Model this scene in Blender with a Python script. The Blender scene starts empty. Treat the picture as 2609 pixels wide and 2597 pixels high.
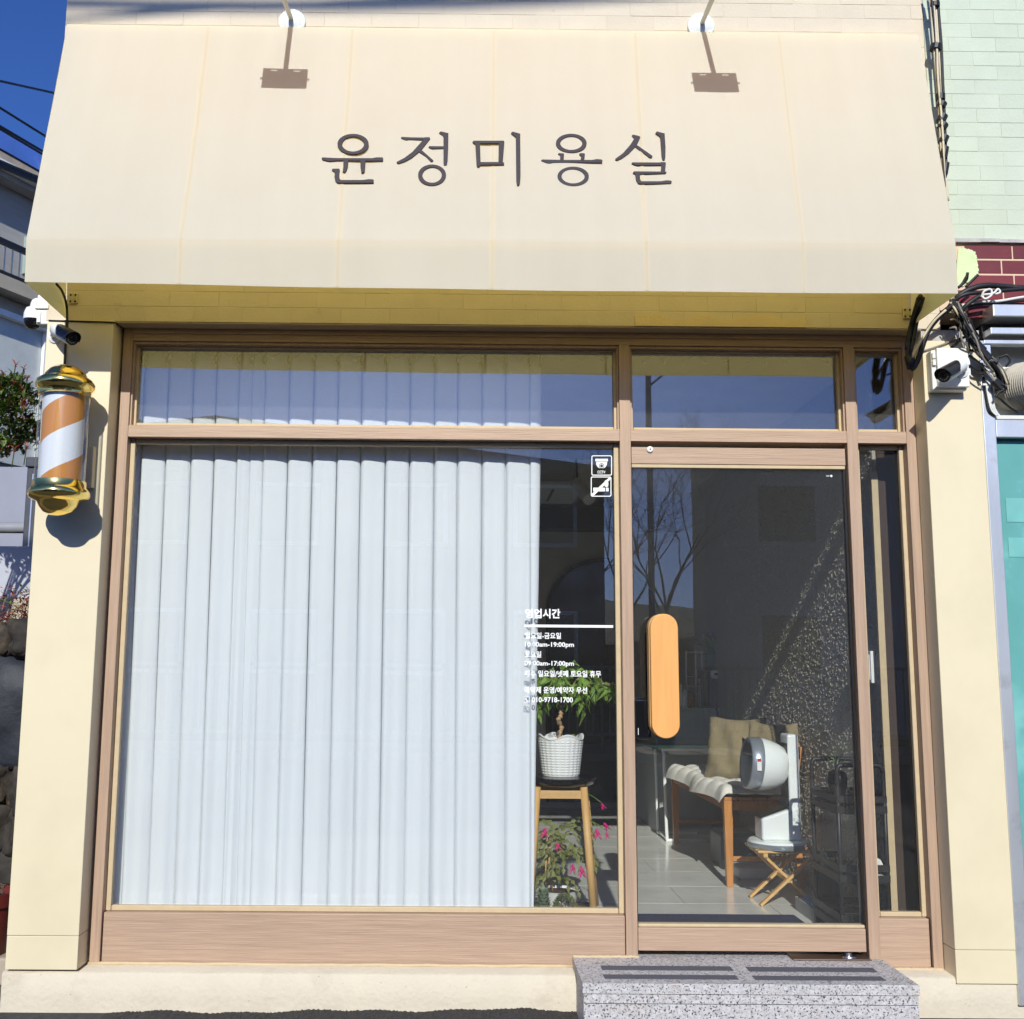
import bpy, bmesh, math, random
from mathutils import Vector, Matrix, Quaternion

random.seed(7)
SC = bpy.context.scene
COL = SC.collection

# ------------------------------------------------------------------ camera
CAM_LOC = Vector((0.0, -4.4, 1.316))
CR = Vector((0.9999501, -0.00632637, 0.00773201))
CU = Vector((-0.00856504, -0.14447475, 0.98947142))
CF = Vector((0.00514268, 0.98948826, 0.14452172))
PHW, PHH, FPX, CXP = 2609.0, 2597.0, 2770.0, 1193.66
cam_d = bpy.data.cameras.new('camera')
cam = bpy.data.objects.new('camera', cam_d)
COL.objects.link(cam)
m = Matrix.Identity(4)
for i in range(3):
    m[i][0], m[i][1], m[i][2], m[i][3] = CR[i], CU[i], -CF[i], CAM_LOC[i]
cam.matrix_world = m
cam_d.sensor_fit = 'HORIZONTAL'
cam_d.sensor_width = 36.0
cam_d.lens = 36.0 * FPX / PHW
cam_d.shift_x = (PHW / 2 - CXP) / PHW
cam_d.clip_start = 0.05
cam_d.clip_end = 2000
SC.camera = cam

# ------------------------------------------------------------------ world, sun, exposure
SUN_EL, SUN_AZ = math.radians(28.8), math.radians(2.8)      # sun stands behind the camera, a touch to the left
world = bpy.data.worlds.new('World')
SC.world = world
world.use_nodes = True
wn = world.node_tree
sky = wn.nodes.new('ShaderNodeTexSky')
sky.sky_type = 'NISHITA'
sky.sun_disc = False
sky.sun_elevation = SUN_EL
sky.sun_rotation = math.radians(180.0) + SUN_AZ
sky.altitude = 0
sky.air_density = 0.72
sky.dust_density = 0.8
sky.ozone_density = 10.0
bg = wn.nodes['Background']
bg.inputs['Strength'].default_value = 0.125
tint_ = wn.nodes.new('ShaderNodeMix')                      # slight overall tint towards deep winter blue
tint_.data_type = 'RGBA'; tint_.blend_type = 'MULTIPLY'
tint_.inputs[0].default_value = 1.0
tint_.inputs[7].default_value = (0.80, 0.88, 1.12, 1)
wn.links.new(sky.outputs['Color'], tint_.inputs[6])
wn.links.new(tint_.outputs[2], bg.inputs['Color'])

sl = bpy.data.lights.new('sun', 'SUN')
sl.energy = 4.2
sl.angle = math.radians(0.5)
sl.color = (1.0, 0.992, 0.915)
sun = bpy.data.objects.new('sun', sl)
COL.objects.link(sun)
to_sun = Vector((-math.sin(SUN_AZ) * math.cos(SUN_EL), -math.cos(SUN_AZ) * math.cos(SUN_EL), math.sin(SUN_EL)))
sun.rotation_euler = to_sun.to_track_quat('Z', 'Y').to_euler()
sun.location = to_sun * 30

vs = SC.view_settings
vs.view_transform = 'Standard'
vs.look = 'None'
vs.exposure = 0.1
vs.gamma = 1.0
vs.use_curve_mapping = False
SC.render.engine = 'CYCLES'
SC.cycles.use_denoising = True
SC.cycles.max_bounces = 7
SC.cycles.transparent_max_bounces = 12
SC.cycles.diffuse_bounces = 3
SC.cycles.glossy_bounces = 3
SC.cycles.sample_clamp_indirect = 6.0
SC.cycles.caustics_reflective = False
SC.cycles.use_adaptive_sampling = True
SC.cycles.adaptive_threshold = 0.03

# ------------------------------------------------------------------ measuring helpers (photo measurements -> metres)
def ray(px, py):
    return CF + CR * ((px - CXP) / FPX) - CU * ((py - PHH / 2) / FPX)
def at(px, py, Y):
    d = ray(px, py)
    return CAM_LOC + d * ((Y - CAM_LOC.y) / d.y)
def atz(px, py, Z):
    d = ray(px, py)
    return CAM_LOC + d * ((Z - CAM_LOC.z) / d.z)

# ------------------------------------------------------------------ materials
def s2l(c):
    return tuple(((v / 255) / 12.92 if v / 255 <= 0.04045 else ((v / 255 + 0.055) / 1.055) ** 2.4) for v in c)
def dim(c, f): return tuple(v * f for v in s2l(c))
MATS = {}
def mat(name, col, rough=0.6, metal=0.0, var=0.06, vscale=6.0, bump=0.0, bscale=120.0, stretch=(1, 1, 1), spec=0.4,
        coat=0.0, specks=None, detail=3.0, transl=None, emit=None, dirt=None, rv=0.0):
    """procedural Principled material with colour variation, fine relief and optional wear"""
    if name in MATS:
        return MATS[name]
    mt = bpy.data.materials.new(name)
    mt.use_nodes = True
    nt = mt.node_tree
    N, L = nt.nodes, nt.links
    p = N['Principled BSDF']
    out = N['Material Output']
    tc = N.new('ShaderNodeTexCoord')
    mp = N.new('ShaderNodeMapping')
    mp.inputs['Scale'].default_value = stretch
    oi = N.new('ShaderNodeObjectInfo')
    va = N.new('ShaderNodeVectorMath')
    L.new(tc.outputs['Object'], va.inputs[0]); L.new(oi.outputs['Location'], va.inputs[1])
    L.new(va.outputs['Vector'], mp.inputs['Vector'])
    n1 = N.new('ShaderNodeTexNoise')
    n1.inputs['Scale'].default_value = vscale
    n1.inputs['Detail'].default_value = detail
    n1.inputs['Roughness'].default_value = 0.6
    L.new(mp.outputs['Vector'], n1.inputs['Vector'])
    cr = N.new('ShaderNodeValToRGB')
    e = cr.color_ramp.elements
    e[0].position, e[1].position = 0.3, 0.7
    e[0].color = tuple(min(1, v * (1 - var)) for v in col) + (1,)
    e[1].color = tuple(min(1, v * (1 + var * 0.6)) for v in col) + (1,)
    L.new(n1.outputs['Fac'], cr.inputs['Fac'])
    colour = cr.outputs['Color']
    if specks:
        scol, sscale, lo, hi = specks
        n2 = N.new('ShaderNodeTexNoise')
        n2.inputs['Scale'].default_value = sscale
        n2.inputs['Detail'].default_value = 2.0
        L.new(va.outputs['Vector'], n2.inputs['Vector'])
        mr = N.new('ShaderNodeMapRange')
        mr.inputs['From Min'].default_value = lo
        mr.inputs['From Max'].default_value = hi
        L.new(n2.outputs['Fac'], mr.inputs['Value'])
        mx = N.new('ShaderNodeMix')
        mx.data_type = 'RGBA'
        L.new(mr.outputs['Result'], mx.inputs[0])
        L.new(colour, mx.inputs[6])
        mx.inputs[7].default_value = tuple(scol) + (1,)
        colour = mx.outputs[2]
    if dirt:
        dcol, dscale, lo, hi, amt = dirt
        n3 = N.new('ShaderNodeTexNoise')
        n3.inputs['Scale'].default_value = dscale
        n3.inputs['Detail'].default_value = 4.0
        n3.inputs['Roughness'].default_value = 0.7
        L.new(va.outputs['Vector'], n3.inputs['Vector'])
        mr = N.new('ShaderNodeMapRange')
        mr.inputs['From Min'].default_value = lo
        mr.inputs['From Max'].default_value = hi
        mr.inputs['To Max'].default_value = amt
        L.new(n3.outputs['Fac'], mr.inputs['Value'])
        mx = N.new('ShaderNodeMix')
        mx.data_type = 'RGBA'
        L.new(mr.outputs['Result'], mx.inputs[0])
        L.new(colour, mx.inputs[6])
        mx.inputs[7].default_value = tuple(dcol) + (1,)
        colour = mx.outputs[2]
    if rv:                                   # piece-to-piece tone changes
        hv = N.new('ShaderNodeHueSaturation')
        mv = N.new('ShaderNodeMapRange')
        mv.inputs['To Min'].default_value = 1 - rv; mv.inputs['To Max'].default_value = 1 + rv * 0.6
        L.new(oi.outputs['Random'], mv.inputs['Value'])
        L.new(mv.outputs['Result'], hv.inputs['Value'])
        L.new(colour, hv.inputs['Color'])
        colour = hv.outputs['Color']
    L.new(colour, p.inputs['Base Color'])
    rr = N.new('ShaderNodeMapRange')
    rr.inputs['To Min'].default_value = max(0.02, rough * 0.88)
    rr.inputs['To Max'].default_value = min(1, rough * 1.12)
    L.new(n1.outputs['Fac'], rr.inputs['Value'])
    L.new(rr.outputs['Result'], p.inputs['Roughness'])
    p.inputs['Metallic'].default_value = metal
    p.inputs['Specular IOR Level'].default_value = spec
    p.inputs['Coat Weight'].default_value = coat
    if emit:
        p.inputs['Emission Color'].default_value = tuple(emit[0]) + (1,)
        p.inputs['Emission Strength'].default_value = emit[1]
    if bump:
        nb = N.new('ShaderNodeTexNoise')
        nb.inputs['Scale'].default_value = bscale
        nb.inputs['Detail'].default_value = 2.0
        L.new(mp.outputs['Vector'], nb.inputs['Vector'])
        bp = N.new('ShaderNodeBump')
        bp.inputs['Strength'].default_value = min(1.0, bump)
        bp.inputs['Distance'].default_value = 0.002 if bump <= 1 else 0.002 * bump
        L.new(nb.outputs['Fac'], bp.inputs['Height'])
        L.new(bp.outputs['Normal'], p.inputs['Normal'])
    if transl:
        tb = N.new('ShaderNodeBsdfTranslucent')
        tb.inputs['Color'].default_value = tuple(transl[0]) + (1,)
        ms = N.new('ShaderNodeMixShader')
        ms.inputs[0].default_value = transl[1]
        L.new(p.outputs[0], ms.inputs[1])
        L.new(tb.outputs[0], ms.inputs[2])
        L.new(ms.outputs[0], out.inputs['Surface'])
    MATS[name] = mt
    return mt

def glass_mat(name, f0=0.05, tint=(0.99, 0.996, 0.994), rough=0.0, dust_haze=0.0):
    """clear sheet glass: transparent body with a Schlick mirror reflection"""
    if name in MATS:
        return MATS[name]
    mt = bpy.data.materials.new(name)
    mt.use_nodes = True
    nt = mt.node_tree
    N, L = nt.nodes, nt.links
    N.remove(N['Principled BSDF'])
    out = N['Material Output']
    geo = N.new('ShaderNodeNewGeometry')
    dot = N.new('ShaderNodeVectorMath'); dot.operation = 'DOT_PRODUCT'
    L.new(geo.outputs['Normal'], dot.inputs[0]); L.new(geo.outputs['Incoming'], dot.inputs[1])
    ab = N.new('ShaderNodeMath'); ab.operation = 'ABSOLUTE'; L.new(dot.outputs['Value'], ab.inputs[0])
    om = N.new('ShaderNodeMath'); om.operation = 'SUBTRACT'; om.inputs[0].default_value = 1.0; L.new(ab.outputs[0], om.inputs[1])
    pw = N.new('ShaderNodeMath'); pw.operation = 'POWER'; pw.inputs[1].default_value = 5.0; L.new(om.outputs[0], pw.inputs[0])
    ml = N.new('ShaderNodeMath'); ml.operation = 'MULTIPLY_ADD'; ml.inputs[1].default_value = 1 - f0; ml.inputs[2].default_value = f0
    L.new(pw.outputs[0], ml.inputs[0])
    tr = N.new('ShaderNodeBsdfTransparent'); tr.inputs['Color'].default_value = tint + (1,)
    gl = N.new('ShaderNodeBsdfGlossy'); gl.inputs['Roughness'].default_value = rough
    tcn = N.new('ShaderNodeTexCoord')
    wv = N.new('ShaderNodeTexNoise'); wv.inputs['Scale'].default_value = 1.1; wv.inputs['Detail'].default_value = 1.0
    L.new(tcn.outputs['Object'], wv.inputs['Vector'])
    bp = N.new('ShaderNodeBump'); bp.inputs['Strength'].default_value = 0.12; bp.inputs['Distance'].default_value = 0.004
    L.new(wv.outputs['Fac'], bp.inputs['Height']); L.new(bp.outputs['Normal'], gl.inputs['Normal'])
    ms = N.new('ShaderNodeMixShader')
    L.new(ml.outputs[0], ms.inputs[0]); L.new(tr.outputs[0], ms.inputs[1]); L.new(gl.outputs[0], ms.inputs[2])
    last = ms.outputs[0]
    if dust_haze:  # diffuse film: some dust, plus a painted pale haze veiling what lies behind
        df = N.new('ShaderNodeBsdfDiffuse'); df.inputs['Color'].default_value = (0.7, 0.68, 0.64, 1)
        dn = N.new('ShaderNodeTexNoise'); dn.inputs['Scale'].default_value = 260.0; dn.inputs['Detail'].default_value = 2.0
        L.new(tcn.outputs['Object'], dn.inputs['Vector'])
        dm = N.new('ShaderNodeMapRange'); dm.inputs['From Min'].default_value = 0.3; dm.inputs['From Max'].default_value = 0.8
        dm.inputs['To Max'].default_value = dust_haze
        L.new(dn.outputs['Fac'], dm.inputs['Value'])
        m2 = N.new('ShaderNodeMixShader')
        L.new(dm.outputs['Result'], m2.inputs[0]); L.new(last, m2.inputs[1]); L.new(df.outputs[0], m2.inputs[2])
        last = m2.outputs[0]
    L.new(last, out.inputs['Surface'])
    MATS[name] = mt
    return mt

# ------------------------------------------------------------------ mesh builder
LOC = {}
class MB:
    def __init__(s):
        s.v, s.f = [], []
    def add(s, vs, fs):
        b = len(s.v)
        s.v += [tuple(x) for x in vs]
        s.f += [tuple(i + b for i in f) for f in fs]
        return s
    def box(s, x0, x1, y0, y1, z0, z1):
        vs = [(x, y, z) for z in (z0, z1) for y in (y0, y1) for x in (x0, x1)]
        return s.add(vs, [(0, 2, 3, 1), (4, 5, 7, 6), (0, 1, 5, 4), (2, 6, 7, 3), (0, 4, 6, 2), (1, 3, 7, 5)])
    def hexa(s, b, t):
        """bottom quad b and top quad t, same winding"""
        return s.add(list(b) + list(t), [(3, 2, 1, 0), (4, 5, 6, 7), (0, 1, 5, 4), (1, 2, 6, 5), (2, 3, 7, 6), (3, 0, 4, 7)])
    def bar(s, a, b, w, h=None, up=(0, 0, 1)):
        h = h or w
        a, b = Vector(a), Vector(b)
        d = (b - a).normalized()
        u = Vector(up)
        if abs(d.dot(u)) > 0.95:
            u = Vector((0, 1, 0))
        r = d.cross(u).normalized()
        u = r.cross(d)
        q = [r * (w / 2) * i + u * (h / 2) * j for i, j in ((-1, -1), (1, -1), (1, 1), (-1, 1))]
        return s.hexa([a + o for o in q], [b + o for o in q])
    def tube(s, pts, r, n=8, cap=True):
        pts = [Vector(p) for p in pts]
        k = len(pts)
        rad = r if isinstance(r, (list, tuple)) else [r] * k
        base = len(s.v)
        up = Vector((0, 0, 1))
        d0 = (pts[1] - pts[0]).normalized()
        if abs(d0.dot(up)) > 0.9:
            up = Vector((0, 1, 0))
        x = d0.cross(up).normalized()
        for i in range(k):
            d = (pts[min(i + 1, k - 1)] - pts[max(i - 1, 0)])
            if d.length < 1e-9:
                d = d0
            d = d.normalized()
            x = (x - d * x.dot(d)).normalized()
            y = d.cross(x)
            for j in range(n):
                a = 2 * math.pi * j / n
                s.v.append(tuple(pts[i] + (x * math.cos(a) + y * math.sin(a)) * rad[i]))
        for i in range(k - 1):
            for j in range(n):
                j2 = (j + 1) % n
                s.f.append((base + i * n + j, base + i * n + j2, base + (i + 1) * n + j2, base + (i + 1) * n + j))
        if cap:
            s.f.append(tuple(base + j for j in reversed(range(n))))
            s.f.append(tuple(base + (k - 1) * n + j for j in range(n)))
        return s
    def lathe(s, prof, c, n=32, axis=None):
        """profile [(r, h)] turned about an axis through c"""
        c = Vector(c)
        ax = Vector(axis or (0, 0, 1)).normalized()
        t = Vector((1, 0, 0)) if abs(ax.x) < 0.9 else Vector((0, 1, 0))
        x = (t - ax * t.dot(ax)).normalized()
        y = ax.cross(x)
        base = len(s.v)
        for r, h in prof:
            for j in range(n):
                a = 2 * math.pi * j / n
                s.v.append(tuple(c + ax * h + (x * math.cos(a) + y * math.sin(a)) * max(r, 1e-4)))
        for i in range(len(prof) - 1):
            for j in range(n):
                j2 = (j + 1) % n
                s.f.append((base + i * n + j, base + i * n + j2, base + (i + 1) * n + j2, base + (i + 1) * n + j))
        s.f.append(tuple(base + j for j in reversed(range(n))))
        s.f.append(tuple(base + (len(prof) - 1) * n + j for j in range(n)))
        return s
    def prism(s, poly, off):
        """polygon of 3D points swept by off"""
        n = len(poly)
        off = Vector(off)
        vs = [Vector(p) for p in poly] + [Vector(p) + off for p in poly]
        fs = [tuple(range(n)), tuple(range(2 * n - 1, n - 1, -1))]
        fs += [(i, i + n, (i + 1) % n + n, (i + 1) % n) for i in range(n)]
        return s.add(vs, fs)
    def blob(s, c, r, n=10, jitter=0.0, rng=random):
        """small uneven rounded lump"""
        c = Vector(c)
        rx, ry, rz = r
        rings = max(4, n // 2 + 1)
        base = len(s.v)
        for i in range(rings + 1):
            th = math.pi * i / rings
            for j in range(n):
                a = 2 * math.pi * j / n
                k = 1 + rng.uniform(-jitter, jitter)
                s.v.append((c.x + rx * k * math.sin(th) * math.cos(a), c.y + ry * k * math.sin(th) * math.sin(a), c.z + rz * k * math.cos(th)))
        for i in range(rings):
            for j in range(n):
                j2 = (j + 1) % n
                s.f.append((base + i * n + j, base + (i + 1) * n + j, base + (i + 1) * n + j2, base + i * n + j2))
        return s
    def leaf(s, p, d, nrm, ln, wd, fold=0.25, droop=0.2):
        p, d = Vector(p), Vector(d).normalized()
        side = d.cross(Vector(nrm))
        if side.length < 1e-4:
            side = d.cross(Vector((1, 0, 0.3)))
        side.normalize()
        up = side.cross(d)
        m1 = p + d * ln * 0.45 + up * ln * droop * 0.25
        tip = p + d * ln - up * ln * droop
        a = m1 + side * wd / 2 + up * wd * fold
        b = m1 - side * wd / 2 + up * wd * fold
        return s.add([p, a, tip, b, m1], [(0, 1, 4), (1, 2, 4), (2, 3, 4), (3, 0, 4)])
    def build(s, name, material, parent=None, loc=None, smooth=False, bevel=0.0, seg=2, label=None, fix=True):
        me = bpy.data.meshes.new(name)
        base = Vector(LOC.get(parent.name, (0, 0, 0))) if parent else Vector(loc or (0, 0, 0))
        me.from_pydata([(Vector(v) - base)[:] for v in s.v], [], s.f)
        if fix:
            bm = bmesh.new(); bm.from_mesh(me)
            bmesh.ops.recalc_face_normals(bm, faces=bm.faces)
            bm.to_mesh(me); bm.free()
        me.materials.append(material)
        if smooth:
            for p in me.polygons:
                p.use_smooth = True
        me.update()
        o = bpy.data.objects.new(name, me)
        COL.objects.link(o)
        if parent:
            o.parent = parent
        else:
            o.location = base
        LOC[o.name] = tuple(base)
        if bevel:
            b = o.modifiers.new('edge', 'BEVEL')
            b.width = bevel; b.segments = seg; b.limit_method = 'ANGLE'; b.angle_limit = math.radians(40)
        if label:
            o['label'] = label
        return o
def smooth_by_angle(o, deg=40):
    me = o.data
    me.shade_smooth() if hasattr(me, 'shade_smooth') else None
    try:
        me.set_sharp_from_angle(angle=math.radians(deg))
    except Exception:
        pass
    return o
def tag(o, label, cat, group=None, kind=None):
    o['label'] = label
    o['category'] = cat
    if group: o['group'] = group
    if kind: o['kind'] = kind
    return o
def thing(name, loc, label, cat, group=None):
    o = bpy.data.objects.new(name, None)
    o.empty_display_size = 0.1
    COL.objects.link(o)
    o.location = loc
    LOC[o.name] = tuple(loc)
    return tag(o, label, cat, group)
def struct(o, label=None):
    o['kind'] = 'structure'
    if label: o['label'] = label
    return o
def spline(pts, k=8):
    """Catmull-Rom through the points"""
    P = [Vector(p) for p in pts]
    P = [P[0] * 2 - P[1]] + P + [P[-1] * 2 - P[-2]]
    o = []
    for i in range(1, len(P) - 2):
        a, b, c, d = P[i - 1], P[i], P[i + 1], P[i + 2]
        for j in range(k):
            t = j / k
            o.append(0.5 * ((2 * b) + (c - a) * t + (2 * a - 5 * b + 4 * c - d) * t * t + (-a + 3 * b - 3 * c + d) * t ** 3))
    o.append(P[-2])
    return o
def put(name, me, loc, parent, material=None, rot=None, scale=None):
    """one more object on shared mesh data, child of parent (loc in world)"""
    o = bpy.data.objects.new(name, me)
    COL.objects.link(o)
    o.parent = parent
    o.location = Vector(loc) - Vector(LOC.get(parent.name, (0, 0, 0)))
    if rot: o.rotation_euler = rot
    if scale: o.scale = scale
    return o
def textmesh(body, size, bold=0.0, depth=0.0):
    c = bpy.data.curves.new('lettering', 'FONT')
    c.body = body
    c.size = size
    c.offset = bold
    c.extrude = depth
    c.resolution_u = 3
    o = bpy.data.objects.new('lettering', c)
    COL.objects.link(o)
    dg = bpy.context.evaluated_depsgraph_get()
    me = bpy.data.meshes.new_from_object(o.evaluated_get(dg))
    bpy.data.objects.remove(o)
    for v in me.vertices:                     # stand the text up: x right, z up
        v.co = (v.co.x, -v.co.z, v.co.y)
    return me

# ------------------------------------------------------------------ colours
CREAM = mat('cream_cladding', dim((235, 221, 187), 0.85), 0.38, var=0.03, vscale=2.0, bump=0.06, bscale=300, spec=0.45,
            dirt=(dim((206, 192, 158), 0.85), 1.7, 0.5, 0.85, 0.4))
WALLP = mat('beige_wall_paint', dim((226, 211, 186), 0.86), 0.75, var=0.04, vscale=9, bump=0.5, bscale=90,
            dirt=(s2l((150, 138, 120)), 14, 0.66, 0.8, 0.5), rv=0.03)
PLINTH = mat('plinth_paint', dim((226, 214, 192), 0.80), 0.8, var=0.04, vscale=7, bump=1.5, bscale=55,
             specks=(s2l((120, 105, 88)), 85, 0.74, 0.8), dirt=(s2l((170, 156, 138)), 5, 0.55, 0.85, 0.5))
WOODH = mat('wood_film_horizontal', dim((190, 160, 136), 0.85), 0.5, var=0.17, vscale=9, stretch=(0.35, 6, 9), bump=0.7, bscale=26, detail=6, rv=0.05)
WOODV = mat('wood_film_vertical', dim((190, 160, 136), 0.85), 0.5, var=0.17, vscale=9, stretch=(9, 6, 0.35), bump=0.7, bscale=26, detail=6, rv=0.05)
BEAD = mat('glazing_bead', dim((204, 182, 146), 0.9), 0.6, var=0.07, vscale=25, bump=0.3)
GLASS = glass_mat('window_glass', 0.068, dust_haze=0.02)
DOORGLASS = glass_mat('door_glass', 0.056, dust_haze=0.038)
TGLASS = glass_mat('transom_glass', 0.11, dust_haze=0.06)
FABRIC = mat('awning_fabric', (0.905, 0.89, 0.79), 0.8, var=0.03, vscale=2.0, stretch=(5, 1, 0.22), bump=0.25, bscale=900, spec=0.15,
             transl=((1.0, 0.80, 0.24), 0.52), dirt=((0.87, 0.825, 0.72), 2.2, 0.48, 0.75, 0.5))
SEAM = mat('awning_seam', (0.80, 0.775, 0.685), 0.8, var=0.03, bump=0.2, bscale=900, spec=0.15, transl=((1.0, 0.80, 0.24), 0.52))
LETTER = mat('letter_brown', s2l((62, 54, 56)), 0.55, var=0.05)
GOLD = mat('gold_plate', (1.0, 0.72, 0.22), 0.13, metal=1.0, var=0.06, bump=0.05, bscale=30)
BLACKP = mat('black_plastic', (0.012, 0.012, 0.014), 0.35, var=0.1)
BLACKM = mat('black_metal', (0.018, 0.018, 0.02), 0.45, var=0.1, bump=0.1)
WHITEP = mat('white_plastic', s2l((226, 226, 222)), 0.4, var=0.03)
WHITEM = mat('white_metal', s2l((232, 234, 232)), 0.35, var=0.02)
STEEL = mat('bare_steel', (0.55, 0.56, 0.58), 0.3, metal=1.0, var=0.1)
ALU = mat('weathered_aluminium', (0.66, 0.68, 0.70), 0.36, metal=0.7, var=0.1, vscale=4, stretch=(1, 1, 0.3), bump=0.15,
          dirt=(s2l((120, 116, 112)), 4, 0.55, 0.8, 0.6))
GRANITE = mat('grey_granite', s2l((192, 189, 190)), 0.55, var=0.28, vscale=60, detail=3, bump=0.15, bscale=200,
              specks=(s2l((66, 66, 70)), 140, 0.55, 0.65), dirt=(s2l((190, 172, 148)), 4, 0.55, 0.8, 0.5))
ASPHALT = mat('asphalt', (0.05, 0.05, 0.052), 0.85, var=0.35, vscale=30, bump=2.5, bscale=180,
              specks=(s2l((120, 116, 110)), 220, 0.64, 0.72), dirt=(s2l((110, 102, 92)), 0.6, 0.5, 0.8, 0.4))
OAK = mat('light_wood', s2l((206, 164, 104)), 0.5, var=0.14, vscale=10, stretch=(5, 5, 0.7), bump=0.2, bscale=40)
OAKX = mat('light_wood_slat', s2l((204, 164, 108)), 0.5, var=0.14, vscale=10, stretch=(0.8, 5, 5), bump=0.2, bscale=40)
TEAK = mat('orange_brown_wood', s2l((188, 128, 68)), 0.42, var=0.2, vscale=10, stretch=(6, 6, 0.7), bump=0.15, bscale=40)
TEAKY = mat('orange_brown_wood_rail', s2l((178, 118, 60)), 0.42, var=0.2, vscale=10, stretch=(6, 0.7, 6), bump=0.15, bscale=40)
HANDLEW = mat('handle_wood', s2l((226, 162, 92)), 0.5, var=0.08, vscale=8, stretch=(6, 6, 0.5), bump=0.2, bscale=40)
LEAFG = mat('leaf_green', s2l((126, 158, 68)), 0.4, var=0.45, vscale=14, transl=(s2l((130, 160, 50)), 0.3))
LEAFD = mat('leaf_dark_green', s2l((96, 114, 56)), 0.36, var=0.5, vscale=12, transl=(s2l((90, 120, 40)), 0.2))
SOIL = mat('soil', s2l((74, 56, 42)), 0.95, var=0.4, vscale=60, bump=2.0, bscale=120)
CURTAIN = mat('white_curtain', (0.86, 0.895, 0.92), 0.9, var=0.02, vscale=3, bump=0.15, bscale=700, spec=0.1, transl=((0.9, 0.92, 0.93), 0.16))

# ================================================================== SETTING
# ---- ground
g = MB().add([(-90, -160, -0.004), (90, -160, -0.004), (90, 120, -0.004), (-90, 120, -0.004)], [(0, 1, 2, 3)])
struct(g.build('ground', mat('ground_soil', s2l((112, 104, 94)), 0.95, var=0.25, vscale=2, bump=1.5)))
g = MB().add([(-60, -11.2, 0), (60, -11.2, 0), (60, 0.02, 0), (-60, 0.02, 0)], [(0, 1, 2, 3)])
struct(g.build('road', ASPHALT))
# ---- crumbly asphalt lip along the plinth
rng = random.Random(3)
mb = MB()
nx, ny = 320, 10
for j in range(ny + 1):
    for i in range(nx + 1):
        x = -1.35 + 1.82 * i / nx
        y = -0.32 + 0.33 * j / ny
        h = 0.013 + 0.008 * math.sin(x * 2.1 + 1) + 0.004 * math.sin(x * 9.3) + 0.003 * math.sin(x * 23 + 2) + rng.uniform(-0.002, 0.0035)
        t = j / ny
        ends = min(1, i / 14, (nx - i) / 3)
        mb.v.append((x, y, max(0.0, h * (t ** 0.7) * ends)))
for j in range(ny):
    for i in range(nx):
        a = j * (nx + 1) + i
        mb.f.append((a, a + 1, a + nx + 2, a + nx + 1))
o = mb.build('pavement', mat('rough_asphalt', (0.045, 0.042, 0.04), 0.95, var=0.4, vscale=60, bump=2.5, bscale=160), fix=False)
struct(o)

# ================================================================== SALON BUILDING
salon = thing('salon_building', (0.2, 0.3, 0), 'cream hair salon building with painted brick wall and clad corner pillars', 'building')
XL, XR = -1.76, 2.19
wall = MB()
wall.box(XL, 2.012, 0.0194, 0.20, 2.748, 4.75)
wall = wall.build('front_wall', WALLP, salon, bevel=0.004)
# bricks of the salon front that the awning leaves in view
def brick_mesh(name, L, H, T, material):
    o = MB().box(0, L, 0, T, 0, H)
    me = bpy.data.meshes.new(name)
    bm = bmesh.new()
    vs = [bm.verts.new(v) for v in o.v]
    for f in o.f: bm.faces.new([vs[i] for i in f])
    bmesh.ops.recalc_face_normals(bm, faces=bm.faces)
    bmesh.ops.bevel(bm, geom=[e for e in bm.edges], offset=0.0012, segments=1, affect='EDGES')
    bm.to_mesh(me); bm.free()
    me.materials.append(material)
    return me
BL, BH, BP, BQ = 0.2050, 0.0648, 0.2065, 0.0665
def lay(parent, x0, x1, z0, z1, yfront, me, material, joint=0.0, rng=random.Random(11), skip=None, name='brick'):
    r = 0
    z = z0
    while z < z1 - 0.01:
        h = min(BH, z1 - z)
        x = x0 - (BP / 2 if r % 2 else 0)
        while x < x1 - 0.004:
            a, b = max(x, x0), min(x + BL, x1)
            if b - a > 0.02 and not (skip and skip(a, b, z, z + h)):
                y = yfront + rng.uniform(-0.0007, 0.0007)
                o = put(name, me, (a, y, z), parent)
                o.scale = ((b - a) / BL, 1, h / BH)
            x += BP
        z += BQ
        r += 1
bm_beige = brick_mesh('brick', BL, BH, 0.03, WALLP)
lay(wall, XL, 2.009, 4.03, 4.73, 0.018, bm_beige, WALLP)
lay(wall, XL, 2.009, 2.7485, 3.00, 0.018, bm_beige, WALLP)
# sides, back, roof of the building
mb = MB()
mb.box(XL, XL + 0.12, 0.2, 4.9, 0, 4.75)
mb.build('side_wall', WALLP, salon)
mb = MB().box(XL, XR, 4.9, 5.05, 0, 4.75)
mb.build('rear_wall', WALLP, salon)
mb = MB().box(XL, XR, 0.201, 4.9, 4.6, 4.75)
mb.build('roof_slab', mat('roof_concrete', s2l((150, 146, 140)), 0.9), salon)
mb = MB().box(-1.47, 1.93, 0.02, 0.2, 2.742, 2.747)
mb.build('lintel_soffit', mat('soffit_paint', s2l((176, 158, 132)), 0.75, bump=0.4), salon, bevel=0.002)
# broken paint edge on the lintel
rng = random.Random(5)
top = []
for i in range(25):
    x = 0.72 + 0.72 * i / 24
    top.append((x, 0.0125, 2.785 + 0.010 * math.sin(i * 0.8) + rng.uniform(-0.004, 0.004) + (0.008 if i > 12 else 0)))
poly = [(0.72, 0.0125, 2.7487)] + top + [(1.44, 0.0125, 2.7487)]
MB().prism(poly, (0, 0.004, 0)).build('loose_render', mat('loose_render_paint', s2l((222, 200, 160)), 0.85, bump=0.9, bscale=80), salon)
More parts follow.
